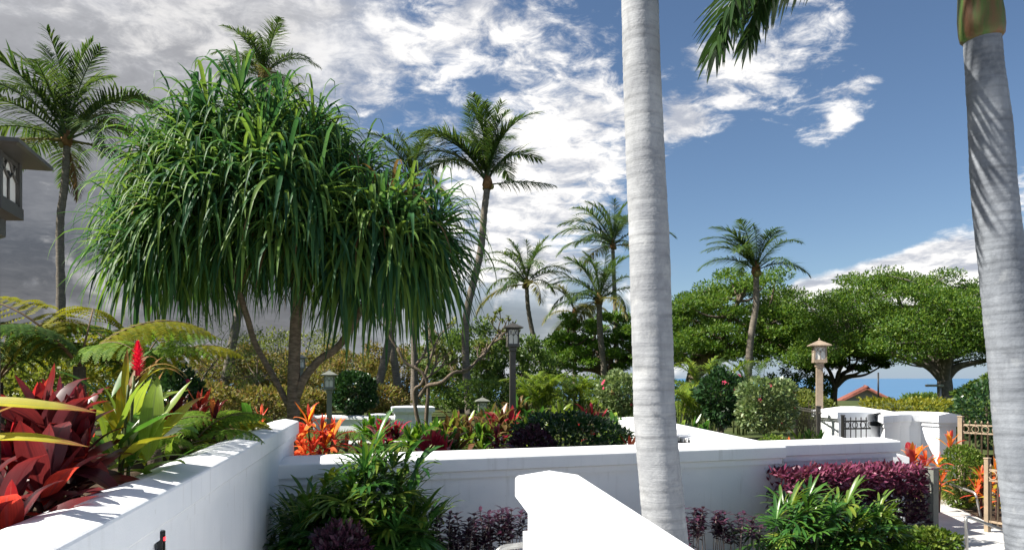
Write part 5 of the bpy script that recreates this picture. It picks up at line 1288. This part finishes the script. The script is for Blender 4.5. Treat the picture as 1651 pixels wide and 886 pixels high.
# ------------------------------------------------------------------ lady palms and purple plants in the court
lady_palm('big dark green lady palm clump in the corner of the court', (X(570, 7.75), 7.75, LOW), 38, 9, 181, 1.0, 1.52, (.60, .32), 'lady palms in the court', .45, 1.05, fill=1, skew=.16)
lady_palm('low lady palm fans at the foot of the big clump by the left wall', (X(500, 7.6), 7.6, LOW), 7, 6, 182, .5, .95, (.22, .2), 'lady palms in the court', .08, .95, fill=1)
lady_palm('lady palm fans trailing down the right side of the big clump', (X(640, 7.7), 7.7, LOW), 7, 7, 185, .5, 1.1, (.14, .2), 'lady palms in the court', .1, .95, fill=1)
lady_palm('bright green lady palm in front of the white wall corner', (X(1305, 9.4), 9.4, LOW), 12, 8, 183, .50, .80, (.38, .25), 'lady palms in the court', .40, 1.0, fill=1)
lady_palm('yellowing lady palm in front of the purple hedge', (X(1385, 9.6), 9.6, LOW), 11, 8, 184, .40, .74, (.36, .25), 'lady palms in the court', .60, .95, fill=1)
def purple_plant(label, px, d, top, seed, w=.16, stems=9, L=.10, mat='purple', dens=6):
    rg = np.random.default_rng(seed); t = thing('purple_shrub', label, 'shrub', (X(px, d), d, LOW), 0, 'purple leafed shrubs along the court wall')
    b = MB(); PB = []; PD = []
    for k in range(stems):
        h = (Z(top, d) - LOW) * rg.uniform(.72, 1.04); x, y = rg.uniform(-w, w), rg.uniform(-.12, .12)
        pa = bez([(x * .7, y, -.05), (x + rg.normal(0, .02), y, h * .55), (x + rg.normal(0, .05), y + rg.normal(0, .03), h)], 9)
        b.tube(pa, np.linspace(.008, .004, len(pa)), 5, False)
        for j in range(dens):
            q = pa[-1] + (pa[-3] - pa[-1]) * j / dens * 1.8
            for a in range(4): PB.append(q); an = a * 1.57 + j * .8 + rg.uniform(-.3, .3); PD.append((cos(an), sin(an), rg.uniform(-.1, .9)))
    b.obj('branches', 'stem_grey', t)
    N = len(PB)
    MB().leaves(np.array(PB), np.array(PD), L * rg.uniform(.7, 1.2, N), L * .42, .5, n=3, prof='lance', fold=.3).obj('foliage', mat, t)
PLb = ['purple shrub nearest the lady palm', 'purple shrub second from the lady palm', 'purple shrub third from the lady palm', 'purple shrub fourth from the lady palm', 'purple shrub touching the stair parapet']
for i, (px, tp) in enumerate(((715, 825), (745, 832), (775, 828), (803, 820), (836, 822))): purple_plant(PLb[i] + ' along the front wall', px, 8.0 + .12 * i, tp, 190 + i)
PLc = ['purple shrub just right of the pale trunk', 'purple shrub second right of the pale trunk', 'purple shrub third right of the pale trunk', 'sparse purple shrub near the white wall corner']
for i, (px, tp) in enumerate(((1118, 822), (1148, 826), (1180, 824), (1206, 834))): purple_plant(PLc[i], px, 8.9 + .1 * i, tp, 196 + i, stems=8 if i < 3 else 4)
shrub('purple_bush', 'low purple bush at the foot of the big lady palm', (X(548, 6.9), 6.9, LOW), (.30, .3, .30), 'purple', 1800, .075, .035, 201, z0=.52, group='purple leafed shrubs along the court wall')
def hedge():
    p0, p1 = np.array((X(1262, 10.35), 10.35)), np.array((X(1492, 11.2), 11.2)); L = np.linalg.norm(p1 - p0)
    t = thing('purple_hedge', 'clipped purple hedge below the white wall on the right', 'hedge', (*p0, LOW), atan2(p1[1] - p0[1], p1[0] - p0[0]))
    rg = np.random.default_rng(205); H = Z(762, 10.7) - LOW
    def put(n, zlo, zhi, L_, mat, nm):
        x = rg.uniform(0, L, n); y = rg.choice([0, 1, 2], n, p=[.5, .2, .3]); z = rg.uniform(zlo, zhi, n)
        Y = np.where(y == 0, rg.normal(-.02, .03, n), np.where(y == 1, rg.uniform(0, .5, n), rg.uniform(0, .5, n)))
        z = np.where(y == 2, zhi + rg.normal(0, .025, n), z)
        p = np.column_stack([x, Y, z]); d = np.column_stack([rg.normal(0, .6, n), np.where(y == 0, -.7, -.1) + rg.normal(0, .4, n), rg.normal(.6, .5, n)])
        MB().leaves(p, d, L_ * rg.uniform(.6, 1.25, n), L_ * .42, .4, n=2, prof='oval', side=np.cross(d, rg.normal(size=d.shape))).obj(nm, mat, t)
    put(3400, H * .68, H, .10, 'purple_l', 'foliage'); put(2600, H * .30, H * .72, .095, 'purple', 'foliage')
    b = MB()
    for k in range(26):
        x = rg.uniform(.05, L - .05); b.tube(bez([(x, .25, -.05), (x + rg.normal(0, .05), .22, H * .4), (x + rg.normal(0, .12), rg.uniform(.05, .45), H * .8)], 6), np.linspace(.012, .006, 7), 5, False)
    b.obj('branches', 'red_stem', t)
hedge()
for i, (lb, px, dd, r) in enumerate((('low green bush in the bottom right below the hedge', 1462, 9.5, (.28, .25, .15)), ('bright green groundcover bush at the foot of the gate post', 1500, 10.2, (.35, .3, .20)), ('small green bush right of the yellowing lady palm', 1428, 9.9, (.26, .25, .30)))):
    shrub('court_bush', lb, (X(px, dd), dd, LOW), r, 'box' if i else 'bright_tree', 1300, .075, .045, 210 + i, z0=.05, group='low green bushes in the court')
# grass strip in the far bed: nobody could count the blades
def grass():
    rg = np.random.default_rng(220); n = 9000
    px = rg.uniform(595, 860, n); d = rg.uniform(20.2, 22.6, n); p = np.column_stack([X(px, d), d, np.zeros(n)])
    dd = rg.normal(0, .35, (n, 3)) + (0, 0, 1)
    o = stuff(MB().leaves(p, dd, rg.uniform(.12, .28, n), .02, .4, n=1, prof='quad').obj('grass', 'grass')); o['label'] = 'bright green grass strip in the far bed'; o['category'] = 'grass'
    n = 24000; p = np.column_stack([rg.uniform(-6.5, 6.5, n), rg.uniform(12.2, 25, n), np.zeros(n)]); p = p[(p[:, 0] < 2.6) | (p[:, 0] > 4.2)]; n = len(p)
    o = stuff(MB().leaves(p, rg.normal(0, .4, (n, 3)) + (0, 0, 1), rg.uniform(.06, .16, n), .014, .4, n=1, prof='quad').obj('lawn_grass', 'box')); o['label'] = 'short lawn grass between the garden beds'; o['category'] = 'grass'
    n = 3000; p = np.column_stack([rg.uniform(7.4, 9.9, n), rg.uniform(14.6, 16.3, n), np.full(n, LOW)])
    o = stuff(MB().leaves(p, rg.normal(0, .5, (n, 3)) + (0, 0, 1), rg.uniform(.04, .1, n), .008, .4, n=1, prof='quad').obj('grass', 'dry_tree')); o['label'] = 'dry grass beside the concrete path'; o['category'] = 'grass'
grass()
